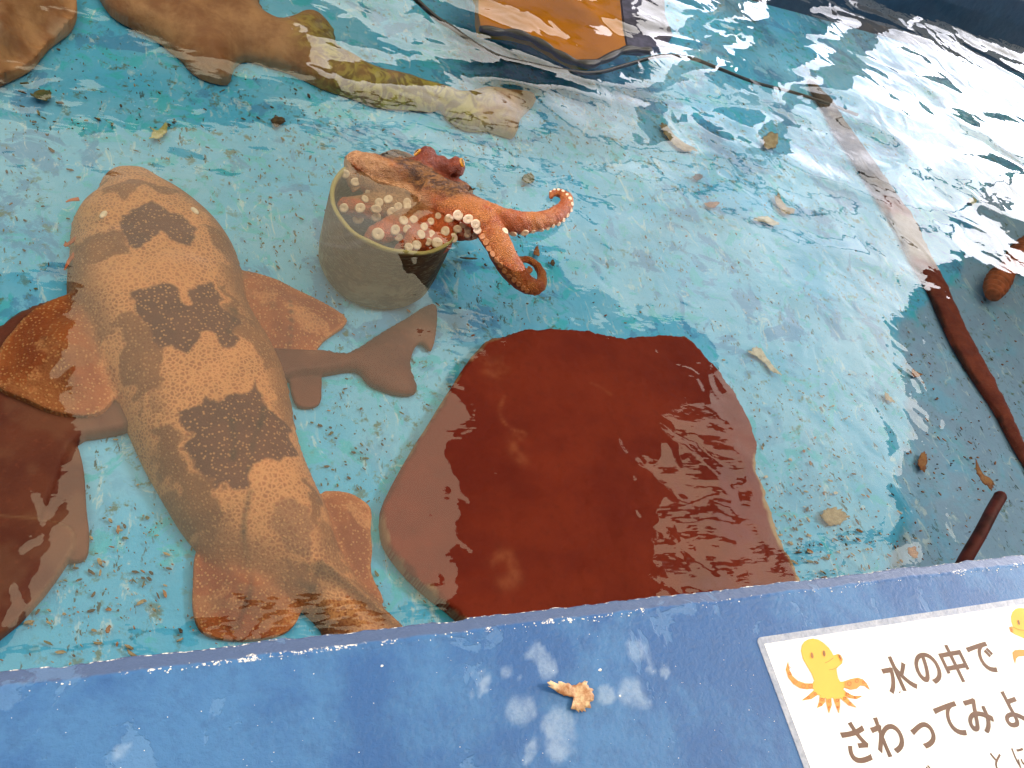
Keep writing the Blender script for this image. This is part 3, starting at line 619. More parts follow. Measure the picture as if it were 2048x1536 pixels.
def octopus():
    V, Fc = [], []
    def arm(pts, n=10):                       # (px, py, z, radius in photograph pixels)
        c = cat_rom([(*P(a, b, z),) for a, b, z, w in pts], n); r = cat_rom([(w * mpp(a, b, z),) for a, b, z, w in pts], n)[:, 0]; tube_into(V, Fc, c, np.maximum(r, 0.0016), 16)
    def ball(a, b, z, w, f=(1, 1, 1)): m = mpp(a, b, z) * w; ball_into(V, Fc, P(a, b, z), (m * f[0], m * f[1], m * f[2]), 20, 14)
    # arm to the right with the raised hooked tip
    arm([(850, 375, -0.010, 36), (905, 402, 0.004, 34), (960, 424, 0.010, 28), (1010, 440, 0.013, 24), (1060, 445, 0.014, 21), (1102, 436, 0.013, 18), (1128, 417, 0.011, 15.5), (1134, 400, 0.010, 13.5), (1126, 388, 0.008, 11), (1113, 385, 0.007, 8.5), (1104, 388, 0.006, 6.5), (1102, 397, 0.005, 4)])
    # arm hanging over the rim, its tip rolled up
    arm([(850, 390, -0.010, 40), (905, 408, 0.002, 34), (945, 424, 0.010, 32), (974, 450, 0.010, 29.5), (993, 484, 0.004, 28), (1010, 518, -0.006, 26), (1030, 546, -0.016, 23), (1050, 566, -0.024, 19), (1069, 575, -0.030, 15.5), (1082, 568, -0.032, 11), (1084, 550, -0.032, 9), (1076, 533, -0.032, 8.5), (1062, 522, -0.031, 8), (1047, 518, -0.030, 7.5), (1036, 524, -0.029, 7), (1040, 536, -0.028, 6.5), (1051, 543, -0.028, 6), (1060, 540, -0.028, 4.5), (1058, 533, -0.028, 3)])
    # arm that folds over the left of the rim, with its web
    arm([(855, 360, -0.006, 34), (812, 350, -0.004, 33), (770, 342, -0.001, 30), (732, 328, 0.000, 25), (707, 318, -0.003, 17), (699, 334, -0.012, 12), (703, 360, -0.022, 11), (714, 382, -0.032, 12)])
    arm([(838, 398, -0.022, 36), (800, 385, -0.022, 31), (765, 376, -0.020, 27), (735, 362, -0.018, 23), (716, 350, -0.018, 15)])
    # arms folded inside the pot, undersides up
    arm([(840, 420, -0.030, 36), (785, 412, -0.032, 27), (735, 413, -0.034, 25), (698, 412, -0.038, 21), (682, 405, -0.045, 13)])
    arm([(850, 435, -0.030, 36), (800, 450, -0.032, 27), (765, 466, -0.036, 23), (745, 476, -0.042, 17), (742, 500, -0.06, 12)])
    arm([(850, 430, -0.028, 34), (845, 455, -0.028, 27), (832, 482, -0.030, 25), (815, 497, -0.034, 20), (795, 505, -0.05, 14)])
    arm([(860, 430, -0.028, 34), (882, 455, -0.028, 27), (882, 480, -0.028, 24), (868, 492, -0.032, 20), (850, 500, -0.045, 14)])
    arm([(870, 425, -0.024, 30), (905, 455, -0.022, 24), (935, 465, -0.022, 16), (955, 469, -0.022, 10)])
    # mantle, head and the two raised eyes
    ball(800, 350, -0.030, 60, (1.0, 1.0, 0.6)); ball(850, 352, -0.010, 52, (1.15, 0.9, 0.55)); ball(905, 380, -0.012, 34, (1.3, 0.9, 0.6))
    arm([(832, 342, 0.002, 26), (858, 330, 0.010, 23), (884, 334, 0.010, 18), (904, 342, 0.008, 22)], 6)
    ball(852, 313, 0.016, 20); ball(911, 335, 0.013, 20); ball(882, 326, 0.010, 15)
    me = mesh(V, Fc); tmp = bpy.data.objects.new('tmp', me); COL.objects.link(tmp)
    m = tmp.modifiers.new('r', 'REMESH'); m.mode = 'VOXEL'; m.voxel_size = 0.0019
    s = tmp.modifiers.new('s', 'SMOOTH'); s.iterations = 4; s.factor = 0.6
    bpy.context.view_layer.update(); dg = bpy.context.evaluated_depsgraph_get()
    nm = bpy.data.meshes.new_from_object(tmp.evaluated_get(dg)); bpy.data.objects.remove(tmp)
    co = np.zeros(len(nm.vertices) * 3); nm.vertices.foreach_get('co', co); co = co.reshape(-1, 3); no = np.zeros_like(co.ravel()); nm.vertices.foreach_get('normal', no); no = no.reshape(-1, 3)
    wr = 0.0009 * fbm(co[:, 0] + co[:, 2], co[:, 1] - 0.6 * co[:, 2], 110, 23, 3) + 0.0016 * fbm(co[:, 0], co[:, 1] + co[:, 2], 38, 29, 2)
    co = co + no * wr[:, None]; nm.vertices.foreach_set('co', co.ravel()); nm.update()
    def dist(pts): return np.min([np.linalg.norm(co - np.array(p), axis=1) for p in pts], 0)
    def line(pts, n=8): return [tuple(q) for q in cat_rom([tuple(P(a, b, z)) for a, b, z in pts], n)]
    nz = fbm(co[:, 0], co[:, 1] + co[:, 2], 60, 3, 3)
    head = sstep(0.052, 0.030, dist(line([(790, 322, 0.0), (830, 330, 0.01), (870, 350, 0.02), (905, 372, 0.015), (925, 385, 0.01)])) + 0.006 * nz)
    red = sstep(0.030, 0.022, dist(line([(852, 312, 0.02), (880, 326, 0.015), (912, 333, 0.015)])) + 0.003 * nz)
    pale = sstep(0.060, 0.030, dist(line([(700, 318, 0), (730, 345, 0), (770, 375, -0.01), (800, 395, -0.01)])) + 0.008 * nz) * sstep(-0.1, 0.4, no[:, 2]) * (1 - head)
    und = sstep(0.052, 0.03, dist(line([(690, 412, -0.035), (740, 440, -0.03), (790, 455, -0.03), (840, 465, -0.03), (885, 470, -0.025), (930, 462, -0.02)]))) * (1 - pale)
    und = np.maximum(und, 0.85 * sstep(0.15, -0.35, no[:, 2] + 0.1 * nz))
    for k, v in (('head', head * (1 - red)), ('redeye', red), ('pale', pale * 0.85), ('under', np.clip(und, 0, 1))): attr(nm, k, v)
    root = empty('octopus', (pc.x, pc.y, PZ)); nm.materials.clear(); body = link('body', nm, M['octopus'], root)
    tag(root, 'orange octopus spilling out of the pipe pot with two arms stretched over the rim', 'octopus')
    bv = BVHTree.FromPolygons([tuple(v) for v in co], [p.vertices[:] for p in nm.polygons]); eye = Vector((0, 0, H))
    # one sucker: a low cup with a soft rim and a small pit; the copies share its mesh
    sv_, sf = [], []; prof = [(1.0, -0.25), (1.0, 0.10), (0.86, 0.26), (0.62, 0.25), (0.40, 0.21), (0.07, 0.20), (0.05, 0.15)]; sg = 18
    for rr, z in prof:
        for k in range(sg): a = 2 * math.pi * k / sg; sv_.append((rr * math.cos(a), rr * math.sin(a), z))
    for i in range(len(prof) - 1):
        for k in range(sg): a = i * sg + k; b = i * sg + (k + 1) % sg; sf.append((a, b, b + sg, a + sg))
    sf.append(tuple((len(prof) - 1) * sg + k for k in range(sg)))
    sm = mesh(sv_, sf); sm.materials.append(M['sucker']); sm.materials.append(M['suckerhole']); smo = sm.copy(); smo.materials[0] = M['suckerlow']; sm.polygons.foreach_set('use_smooth', [True] * len(sm.polygons))
    for q_ in (sm, smo):
        for p in q_.polygons[-sg - 1:]: p.material_index = 1
    big = [(691, 348, 8), (711, 364, 9), (730, 398, 7), (736, 385, 6), (776, 399, 9), (758, 405, 8), (688, 416, 9), (720, 416, 10), (752, 418, 10), (785, 424, 11), (796, 413, 8), (814, 405, 8), (815, 414, 8), (716, 438, 11), (752, 434, 10), (756, 468, 11.5), (790, 460, 10), (796, 474, 9.5), (807, 441, 8.5), (814, 458, 8.5), (827, 439, 7.5),
        (848, 454, 7.5), (842, 469, 8.5), (861, 443, 7), (862, 468, 7.5), (856, 484, 7.5), (833, 490, 9), (817, 494, 8), (874, 486, 10), (890, 463, 9.5), (906, 476, 9), (915, 458, 8), (899, 437, 10), (917, 430, 9.5), (937, 438, 9.5), (952, 448, 8.5), (956, 460, 8), (934, 459, 7), (935, 468, 7), (950, 471, 7), (876, 432, 6), (926, 449, 7)]
    low = [(966, 473, 7), (973, 484, 7), (979, 497, 7), (986, 508, 7), (994, 520, 6.5), (1001, 530, 6.5), (1009, 542, 6), (1018, 552, 6), (1028, 560, 6), (1037, 568, 5.5), (1046, 576, 5.5), (1054, 582, 5), (1062, 587, 4), (1070, 589, 3.5)]
    side = [(1010, 462, 7), (1026, 467, 8), (1049, 465, 8.5), (1066, 463, 5), (1083, 460, 5.5), (1096, 456, 5), (1106, 452, 5), (1117, 448, 5), (1127, 441, 4.8), (1135, 431, 4.8), (1142, 420, 4.5), (1144, 408, 4.2), (1140, 397, 4), (1134, 389, 3.6), (1126, 382, 3.4), (1117, 379, 3), (1109, 379, 2.6), (1101, 383, 2.4)]
    for lst, lean in ((big, 0.55), (low, 0.25), (side, 0.35)):
        for a, b, w in lst:
            hit = None
            for k in range(10):               # look for the skin at that spot, moving inwards where the outline is missed
                tgt = P(a, b - 0.9 * k if lst is not low else b - 0.6 * k, -0.02); tgt = P(a + (0.8 * k if lst is low else 0), b - 0.8 * k, -0.02)
                d = (tgt - eye).normalized(); hit, nrm, _, _ = bv.ray_cast(eye, d)
                if hit is not None: break
            if hit is None: continue
            n = (nrm * (1 - lean) + (-d) * lean).normalized(); r = w * mpp(a, b, -0.02) * (1.12 if lst is big else 0.97)
            o = bpy.data.objects.new('sucker', smo if lst is low else sm); COL.objects.link(o); o.parent = root; o.matrix_parent_inverse = Matrix.Translation(-Vector(root.location))
            o.matrix_basis = Matrix.Translation(hit + n * r * 0.12) @ n.to_track_quat('Z', 'Y').to_matrix().to_4x4() @ Matrix.Rotation(RNG.uniform(0, 6), 4, 'Z') @ Matrix.Diagonal((r, r * RNG.uniform(0.78, 1), r * 0.8, 1))
    for a, b, z, rot in ((835, 305, 0.016, 0.5), (924, 325, 0.014, -0.4)):
        d = (P(a, b, z) - eye).normalized(); hit, nrm, _, _ = bv.ray_cast(eye, d)
        if hit is None: hit, nrm = P(a, b, z), -d
        V, Fc = [], []; ball_into(V, Fc, (0, 0, 0), (0.0048, 0.0082, 0.0036), 14, 10); e = link('eye', mesh(V, Fc), M['gold'], root)
        n = (nrm - d * 0.6).normalized(); e.matrix_basis = Matrix.Translation(hit) @ n.to_track_quat('Z', 'Y').to_matrix().to_4x4()
        V, Fc = [], []; ball_into(V, Fc, (0, 0, 0.0030), (0.0012, 0.0062, 0.0012), 10, 8); p = link('pupil', mesh(V, Fc), M['black']); p.parent = e
octopus()

# ------------------------------------------------------------------ canopy added unseen over the pool, shaped so the water mirrors dark patches
def reflection_blocker():
    zc = 1.95; root = empty('canopy', (1.4, 1.2, GZ))
    tag(root, 'dark shade cloth panels strung on a steel frame over the pool', 'canopy')
    panels = [[(930, 1330), (905, 1180), (915, 1000), (880, 900), (955, 815), (895, 745), (985, 690), (860, 620), (818, 560), (835, 440), (930, 440), (1060, 500), (1180, 590), (1330, 655), (1425, 700), (1418, 760), (1330, 800), (1312, 900), (1318, 1050), (1305, 1180), (1330, 1300)],
              [(-160, 560), (60, 560), (150, 600), (140, 800), (150, 850), (95, 1000), (50, 1130), (-10, 1250), (-200, 1300)],
              [(1790, 640), (1812, 760), (1835, 880), (1795, 960), (1830, 1040), (1795, 1110), (1800, 1200), (2300, 1200), (2300, 520), (1930, 540), (1860, 590)]]
    for p in panels:
        q = smooth_poly([tuple(R(a, b, zc))[:2] for a, b in p], 3); n = len(q)
        bm = bmesh.new(); vs = [bm.verts.new((x, y, zc)) for x, y in q]; f = bm.faces.new(vs)
        r = bmesh.ops.extrude_face_region(bm, geom=[f]); bmesh.ops.translate(bm, verts=[v for v in r['geom'] if isinstance(v, bmesh.types.BMVert)], vec=(0, 0, 0.012))
        bmesh.ops.recalc_face_normals(bm, faces=bm.faces[:]); link('cloth_panel', from_bm(bm), M['cloth'], root, smooth=False)
    for k in range(5):  # added slats, shaped to give a ladder-like reflection
        y0 = 800 + 84 * k; q = [tuple(R(a, b, zc + 0.02))[:2] for a, b in ((1322, y0), (1395 + 14 * k, y0 + 6), (1450 + 14 * k, y0 + 22), (1450 + 14 * k, y0 + 44), (1390 + 14 * k, y0 + 34), (1322, y0 + 26))]
        bm = bmesh.new(); vs = [bm.verts.new((x, y, zc + 0.02)) for x, y in q]; f = bm.faces.new(vs); r = bmesh.ops.extrude_face_region(bm, geom=[f]); bmesh.ops.translate(bm, verts=[v for v in r['geom'] if isinstance(v, bmesh.types.BMVert)], vec=(0, 0, 0.02))
        bmesh.ops.recalc_face_normals(bm, faces=bm.faces[:]); link('batten', from_bm(bm), M['cloth'], root, smooth=False)
    for y in (0.9, 3.4): box('beam', (-2.6, 5.8, y - 0.02, y + 0.02, zc + 0.03, zc + 0.07), M['steel'], root)
    for x in (-2.6, 5.8):
        for y in (0.9, 3.4): box('post', (x - 0.03, x + 0.03, y - 0.03, y + 0.03, GZ, zc + 0.028), M['steel'], root)
reflection_blocker()

# ------------------------------------------------------------------ things on and beyond the far wall
def flat_prism(pts, z0, z1):
    bm = bmesh.new(); vs = [bm.verts.new((p[0], p[1], z0)) for p in pts]; f = bm.faces.new(vs)
    r = bmesh.ops.extrude_face_region(bm, geom=[f]); bmesh.ops.translate(bm, verts=[v for v in r['geom'] if isinstance(v, bmesh.types.BMVert)], vec=(0, 0, z1 - z0))
    bmesh.ops.triangulate(bm, faces=[f for f in bm.faces if len(f.verts) > 4]); bmesh.ops.recalc_face_normals(bm, faces=bm.faces[:]); return from_bm(bm)
def orange_board():
    root = empty('floating_board', P(1110, 40, 0)); zt = -0.005
    pan = PL([(905, -120), (957, -10), (957, 30), (962, 54), (990, 58), (1030, 62), (1066, 72), (1095, 88), (1122, 104), (1152, 119), (1182, 122), (1212, 110), (1238, 98), (1252, 92), (1246, 60), (1240, 0), (1225, -120)], zt)
    link('panel', flat_prism(pan, -0.03, zt), M['orange'], root, smooth=False)
    tr = PL([(1244, 0), (1250, 60), (1256, 93), (1290, 96), (1330, 90), (1346, 70), (1330, 30), (1325, -120), (1230, -120)], zt - 0.002)
    link('end_trim', flat_prism(tr, -0.03, zt - 0.002), M['violet'], root, smooth=False)
    e = cat_rom([tuple(P(a, b, -0.006)) for a, b in [(960, 58), (990, 63), (1030, 67), (1062, 77), (1092, 93), (1120, 110), (1152, 125), (1184, 128), (1214, 117), (1240, 104), (1262, 99), (1300, 102)]], 6); V, Fc = [], []
    tube_into(V, Fc, e, 0.007 + 0.004 * np.abs(np.sin(np.arange(len(e)) * 0.35)), 10, 0.9); link('edging', mesh(V, Fc), M['trimdark'], root)
    tag(root, 'orange board with black edging floating near the far side of the pool', 'board')
orange_board()
def cable_reflection():  # floating tube standing in for the dark reflection of an overhead cable
    c = cat_rom([tuple(P(a, b, -0.004)) for a, b in [(812, -20), (868, 32), (905, 56), (950, 88), (1000, 114), (1060, 128), (1120, 140), (1190, 146), (1260, 128), (1320, 112), (1380, 116), (1440, 138), (1510, 165), (1580, 183), (1650, 205), (1715, 230)]], 8)
    V, Fc = [], []; tube_into(V, Fc, c, np.linspace(0.0055, 0.0038, len(c)), 10); tag(link('cord', mesh(V, Fc), M['trimdark']), 'thin black cord snaking across the water past the orange board', 'cord')
cable_reflection()
def far_things():
    yw = Y1 - 0.006; rr = random.Random(3)
    yw = Y1 + 0.05
    for k, (a, b, z0, z1) in enumerate(((2.05, 2.62, 0.086, 0.16), (2.66, 3.30, 0.086, 0.165))):
        r = box('notice_strip', (a, b, yw, yw + 0.004, z0, z1), M['paper'])
        tag(r, 'white notice strip standing on the far wall, ' + ('the one nearer the orange board' if k == 0 else 'the one nearer the corner'), 'notice', 'white notices on the far wall')
        bm = bmesh.new(); x = a + 0.03
        while x < b - 0.04:
            w = rr.uniform(0.006, 0.02); h = rr.uniform(0.010, 0.018); box_bm(bm, x, x + 0.004, yw - 0.001, yw - 0.0002, z0 + 0.03, z0 + 0.03 + h); box_bm(bm, x + 0.005, x + w, yw - 0.001, yw - 0.0002, z0 + 0.03 + h * 0.6, z0 + 0.034 + h * 0.6); x += w + 0.008
        link('writing', from_bm(bm), M['grey'], r, smooth=False)
    for name, x, w, m, z1, lab, cat in (('post', 2.02, 0.11, 'cream', 1.15, 'cream post behind the far wall, the one nearer the orange board', 'post'), ('post', 2.72, 0.13, 'cream', 1.2, 'cream post behind the far wall, farther from the orange board', 'post'), ('signboard', 2.24, 0.30, 'grey', 0.85, 'grey board standing behind the far wall between two cream posts', 'board')):
        o = box(name, (x, x + w, 2.62, 2.70, GZ, z1), M[m], None, 0.008); tag(o, lab, cat)
    for nm, b, m, lab in (('shed', (-6.0, 0.9, 4.6, 8.0, GZ, 2.9), 'shedwood', 'tall dark shed far beyond the pool'), ('shed', (1.3, 3.0, 4.8, 8.0, GZ, 2.1), 'violet', 'grey violet shed beyond the far wall'), ('shed', (3.2, 9.0, 5.5, 9.0, GZ, 1.0), 'shedwood', 'low long shed beyond the posts')):  # added dark masses, sized to darken what the far water mirrors
        r = box(nm, b, M[m], None, 0.02); tag(r, lab, 'shed')
        bm = bmesh.new(); x0, x1, y0, y1, _, z = b; v = [bm.verts.new(q) for q in ((x0 - 0.2, y0 - 0.3, z - 0.05), (x1 + 0.2, y0 - 0.3, z - 0.05), (x1 + 0.2, y1 + 0.3, z - 0.05), (x0 - 0.2, y1 + 0.3, z - 0.05), (x0 - 0.2, (y0 + y1) / 2, z + 0.9), (x1 + 0.2, (y0 + y1) / 2, z + 0.9))]
        for f in ((0, 1, 5, 4), (2, 3, 4, 5), (1, 2, 5), (3, 0, 4), (3, 2, 1, 0)): bm.faces.new([v[i] for i in f])
        link('roof', from_bm(bm), M['cloth'], r, smooth=False)
    r = box('building', (-9, 11, -5.0, -1.3, GZ, 3.2), M['shedwood'], None, 0.02); tag(r, 'dark wooden building behind the near wall and ledge', 'building')  # unseen mass added to hold back sky light from behind
    box('roof', (-9.4, 11.4, -5.4, -0.55, 3.203, 3.4), M['cloth'], r, 0.02)
far_things()

# ------------------------------------------------------------------ sign lying on the ledge
SZ = 0.0605
def poly_faces(me_list, pts, z, mi):
    from mathutils.geometry import tessellate_polygon
    V, Fc, MI = me_list; b = len(V); q = [P(a, c, SZ) for a, c in pts]
    for p in q: V.append((p.x, p.y, z))
    for t in tessellate_polygon([[Vector((p.x, p.y, 0)) for p in q]]):
        a, c, d = (q[i] for i in t); up = (c.x - a.x) * (d.y - a.y) - (c.y - a.y) * (d.x - a.x) > 0
        Fc.append(tuple(b + i for i in (t if up else t[::-1]))); MI.append(mi)
def ribbon(me_list, pts, w, z, mi, closed=False):
    pts = [np.array(p, float) for p in pts]; n = len(pts)
    for i in range(n if closed else n - 1):
        a, b = pts[i], pts[(i + 1) % n]; t = b - a; L_ = np.hypot(*t) + 1e-9; nn = np.array([-t[1], t[0]]) / L_ * w / 2; e = t / L_ * w * 0.25
        poly_faces(me_list, [tuple(a - nn - e), tuple(b - nn + e), tuple(b + nn + e), tuple(a + nn - e)], z, mi)
def sign():
    root = empty('sign', (0.71, 0.174, SZ))
    def rr(x0, x1, y0, y1, r):
        return [(cx + r * math.cos(t), cy + r * math.sin(t)) for cx, cy, s in ((x1 - r, y1 - r, 0), (x0 + r, y1 - r, 90), (x0 + r, y0 + r, 180), (x1 - r, y0 + r, 270)) for t in [math.radians(s + 15 * k) for k in range(7)]]
    link('laminate', flat_prism(rr(0.7085, 1.36, -0.085, 0.1765, 0.007), SZ - 0.0004, SZ + 0.0006), M['film'], root, smooth=False)
    link('sheet', flat_prism(rr(0.7175, 1.35, -0.078, 0.1675, 0.001), SZ + 0.0006, SZ + 0.0010), M['paper'], root, smooth=False)
    z = SZ + 0.0014
    Z = lambda pts: [(1500 + a / 3.737, 1190 + b / 3.737) for a, b in pts]
    D = ([], [], [])
    whole = [(375, 420), (382, 380), (400, 352), (430, 335), (465, 329), (505, 337), (545, 362), (580, 395), (604, 428), (618, 455), (650, 443), (672, 453), (687, 482), (682, 512), (655, 536), (640, 552), (645, 590), (653, 625), (668, 652), (690, 650), (745, 631), (800, 621), (838, 634), (864, 664), (890, 711), (852, 681), (818, 677), (790, 702), (748, 710), (698, 694), (690, 705), (720, 738), (770, 757), (833, 757), (790, 779), (742, 772), (705, 755), (738, 792), (790, 843), (730, 826), (690, 792), (664, 768), (668, 822), (658, 887), (635, 832), (616, 772), (600, 770), (605, 822), (584, 886), (568, 832), (560, 772), (552, 772), (554, 800), (532, 830), (495, 846), (511, 800), (515, 752), (500, 748), (450, 780), (380, 790), (430, 752), (475, 712), (465, 702), (420, 706), (368, 698), (320, 669), (281, 620), (262, 560), (278, 500), (287, 560), (312, 609), (352, 644), (410, 664), (463, 664), (474, 642), (455, 592), (420, 532), (390, 480)]
    poly_faces(D, Z(whole), z, 0)
    tips = [[(700, 690), (748, 708), (790, 700), (818, 676), (852, 680), (888, 709), (864, 664), (838, 635), (800, 623), (745, 633), (700, 650)], [(465, 700), (420, 704), (368, 696), (320, 667), (282, 619), (264, 560), (278, 503), (287, 562), (312, 611), (352, 646), (410, 666), (462, 667)],
            [(705, 722), (770, 758), (831, 758), (790, 777), (742, 770), (704, 748)], [(690, 760), (738, 794), (787, 842), (730, 824), (690, 788)], [(625, 780), (660, 775), (666, 822), (658, 884), (636, 830)], [(563, 778), (600, 776), (603, 822), (584, 882), (570, 832)], [(514, 765), (552, 775), (552, 800), (532, 828), (498, 843), (512, 800)], [(470, 725), (500, 746), (450, 778), (384, 789), (432, 752)]]
    for tpts in tips: poly_faces(D, Z(tpts), z + 0.0003, 1)
    for a, b, r in ((735, 665, 14), (790, 645, 12), (840, 655, 9), (445, 682, 14), (393, 684, 14), (332, 650, 12), (290, 590, 9), (290, 545, 6), (720, 742, 9), (778, 765, 7), (700, 775, 9), (740, 812, 8), (645, 790, 10), (652, 840, 7), (585, 795, 10), (585, 840, 7), (532, 785, 10), (520, 820, 7), (480, 740, 9), (430, 768, 8)):
        ribbon(D, Z([(a + r * math.cos(t * math.pi / 6), b + r * math.sin(t * math.pi / 6)) for t in range(12)]), 0.9, z + 0.0006, 3, True)
    for a, b in ((457, 455), (547, 440)): poly_faces(D, Z([(a + (10 * math.cos(t) + 3 * math.sin(t)), b + 23 * math.sin(t)) for t in [k * math.pi / 7 for k in range(14)]]), z + 0.0006, 2)
    poly_faces(D, Z([(648, 446), (668, 450), (683, 478), (680, 498), (668, 490), (655, 466)]), z + 0.0006, 1); poly_faces(D, Z([(652, 452), (664, 454), (676, 480), (672, 488), (660, 472)]), z + 0.0009, 2)
    ribbon(D, Z([(555, 508), (575, 502), (595, 490), (616, 472)]), 0.8, z + 0.0006, 2); ribbon(D, Z([(582, 563), (605, 560), (625, 554), (648, 540)]), 0.8, z + 0.0006, 2)
    out = Z(whole); ribbon(D, out, 0.6, z + 0.0006, 1, True)
    V, Fc, MI = D; me = mesh(V, Fc); link('octopus_drawing', me, [M['dink'], M['dink2'], M['line'], M['line']], root, smooth=False); me.polygons.foreach_set('material_index', MI)
    D = ([], [], [])
    poly_faces(D, Z([(1945, 165), (1955, 130), (1980, 105), (2012, 98), (2060, 104), (2110, 140), (2140, 200), (2130, 280), (2140, 340), (2200, 420), (2240, 470), (2100, 480), (2060, 340), (2040, 325), (2020, 316), (1970, 294), (1942, 276), (1930, 242), (1950, 236), (1960, 240), (1948, 205)]), z, 0)
    poly_faces(D, Z([(1955, 432), (1972, 414), (2010, 409), (2060, 412), (2110, 425), (2110, 468), (2048, 458), (2000, 462), (1984, 478), (1976, 522), (1962, 478)]), z, 1)
    poly_faces(D, Z([(1930, 243), (1948, 238), (1962, 262), (1958, 286), (1940, 274)]), z + 0.0004, 1); poly_faces(D, Z([(1936, 248), (1946, 246), (1954, 264), (1950, 276)]), z + 0.0007, 2)
    poly_faces(D, Z([(2000 + 8 * math.cos(t) + 5 * math.sin(t), 208 + 19 * math.sin(t)) for t in [k * math.pi / 7 for k in range(14)]]), z + 0.0006, 2)
    ribbon(D, Z([(1958, 242), (2000, 262), (2048, 268), (2090, 260)]), 0.8, z + 0.0006, 2)
    V, Fc, MI = D; me = mesh(V, Fc); link('octopus_drawing', me, [M['dink'], M['dink2'], M['line']], root, smooth=False); me.polygons.foreach_set('material_index', MI)
    # lettering: every line of writing is one mesh of filled glyphs
    def glyph(ch, em, off):
        cu = bpy.data.curves.new('g', 'FONT'); cu.body = ch; cu.size = em; cu.offset = off; cu.resolution_u = 6
        o = bpy.data.objects.new('g', cu); COL.objects.link(o); bpy.context.view_layer.update()
        me = bpy.data.meshes.new_from_object(o.evaluated_get(bpy.context.evaluated_depsgraph_get())); bpy.data.objects.remove(o); return me
    def line(chars, em, off):
        for ch, a, b in chars:
            g_ = glyph(ch, em, off if ch != 'み' else 0.0); c = np.array([v.co[:2] for v in g_.vertices]); mid = (c.min(0) + c.max(0)) / 2; p = P(a, b, SZ)
            offs = [(0, 0)] if ch != 'み' else [(0, 0), (0.0012, 0), (-0.0012, 0), (0, 0.0012), (0, -0.0012), (0.0009, 0.0009), (-0.0009, -0.0009), (0.0009, -0.0009), (-0.0009, 0.0009)]
            me = mesh([(p.x + v[0] - mid[0] + ox, p.y + v[1] - mid[1] + oy, z + 0.00004 * k) for k, (ox, oy) in enumerate(offs) for v in c], [tuple(i + k * len(c) for i in f.vertices) for k in range(len(offs)) for f in g_.polygons])
            bm = bmesh.new(); bm.from_mesh(me); bmesh.ops.recalc_face_normals(bm, faces=bm.faces[:]); bm.to_mesh(me); bm.free(); link('letter', me, M['ink'], root, smooth=False)
    line([('水', 1795, 1352), ('の', 1854, 1337), ('中', 1908, 1327), ('で', 1965, 1317)], 0.053, 0.0011)
    line([('さ', 1712, 1485), ('わ', 1774, 1472), ('っ', 1847, 1471), ('て', 1900, 1441), ('み', 1956, 1432), ('よ', 2020, 1418), ('う', 2076, 1405)], 0.053, 0.0011)
    line([('が', 1852, 1557), ('と', 1996, 1524), ('に', 2040, 1514)], 0.030, 0.0003)
    tag(root, 'laminated white sign with yellow octopus drawings and brown Japanese lettering', 'sign')
sign()

# ------------------------------------------------------------------ small things: leaf on the ledge, scraps on the pool floor, stick, loose debris
def scrap(name, outline, z, bend, thick, mat, label, cat, group=None, smooth=True):
    """a thin torn piece: outline in photograph pixels at height z, bent up by bend metres towards its ends"""
    rs = np.random.RandomState(len(label) * 7 + len(outline)); q = smooth_poly([tuple(P(a, b, z))[:2] for a, b in outline], 5); c = np.mean(q, 0); q = [tuple(c + (np.array(p) - c) * (0.72 if z < 0 else 1.0) * (1 + rs.uniform(-0.16, 0.12))) for p in q]; V, Fc = [], []; rings = 4; n = len(q); r0 = max(np.hypot(*(np.array(p) - c)) for p in q)
    ax = np.array(max(q, key=lambda p: np.hypot(*(np.array(p) - c)))) - c; ax /= np.hypot(*ax)
    for side in (0, 1):
        for i in range(rings + 1):
            for p in q:
                v = c + (np.array(p) - c) * max(i / rings, 0.02); u = (v - c).dot(ax) / r0; w = (v - c).dot(np.array([-ax[1], ax[0]])) / r0
                V.append((v[0], v[1], z + 0.6 * bend * (u * u + 0.6 * w * abs(w)) + (thick if side else 0) * (1.0 if i < rings else 0.4) + 0.12 * abs(bend) * math.sin(9 * u + 5 * w)))
    for side in (0, 1):
        b = side * (rings + 1) * n
        for i in range(rings):
            for k in range(n):
                f = (b + i * n + k, b + (i + 1) * n + k, b + (i + 1) * n + (k + 1) % n, b + i * n + (k + 1) % n); Fc.append(f if side else f[::-1])
    for k in range(n): a = rings * n + k; a2 = rings * n + (k + 1) % n; o = (rings + 1) * n; Fc.append((a, a + o, a2 + o, a2)[::-1])
    me = mesh(V, Fc); bm = bmesh.new(); bm.from_mesh(me); bmesh.ops.recalc_face_normals(bm, faces=bm.faces[:]); bm.to_mesh(me); bm.free()
    return tag(link(name, me, mat, smooth=smooth), label, cat, group)
def leafy(name, a, b, sc=40, rough=0.5): return mottled(name, a, b, sc, rough, 0.002, 0.4)
M['dryleaf'] = leafy('dry leaf', (0.30, 0.085, 0.014), (0.80, 0.60, 0.36), 45)
M['yellowscrap'] = leafy('yellow scrap', (0.42, 0.38, 0.10), (0.66, 0.60, 0.36), 70)
M['darkscrap'] = leafy('dark scrap', (0.035, 0.020, 0.010), (0.12, 0.065, 0.02), 60)
M['rustscrap'] = leafy('rust scrap', (0.24, 0.07, 0.02), (0.40, 0.17, 0.05), 60)
M['palescrap'] = leafy('pale scrap', (0.42, 0.36, 0.26), (0.68, 0.60, 0.48), 60)
M['olivescrap'] = leafy('olive scrap', (0.07, 0.085, 0.025), (0.18, 0.15, 0.05), 60)
M['tanscrap'] = leafy('tan scrap', (0.30, 0.20, 0.09), (0.44, 0.33, 0.18), 60)
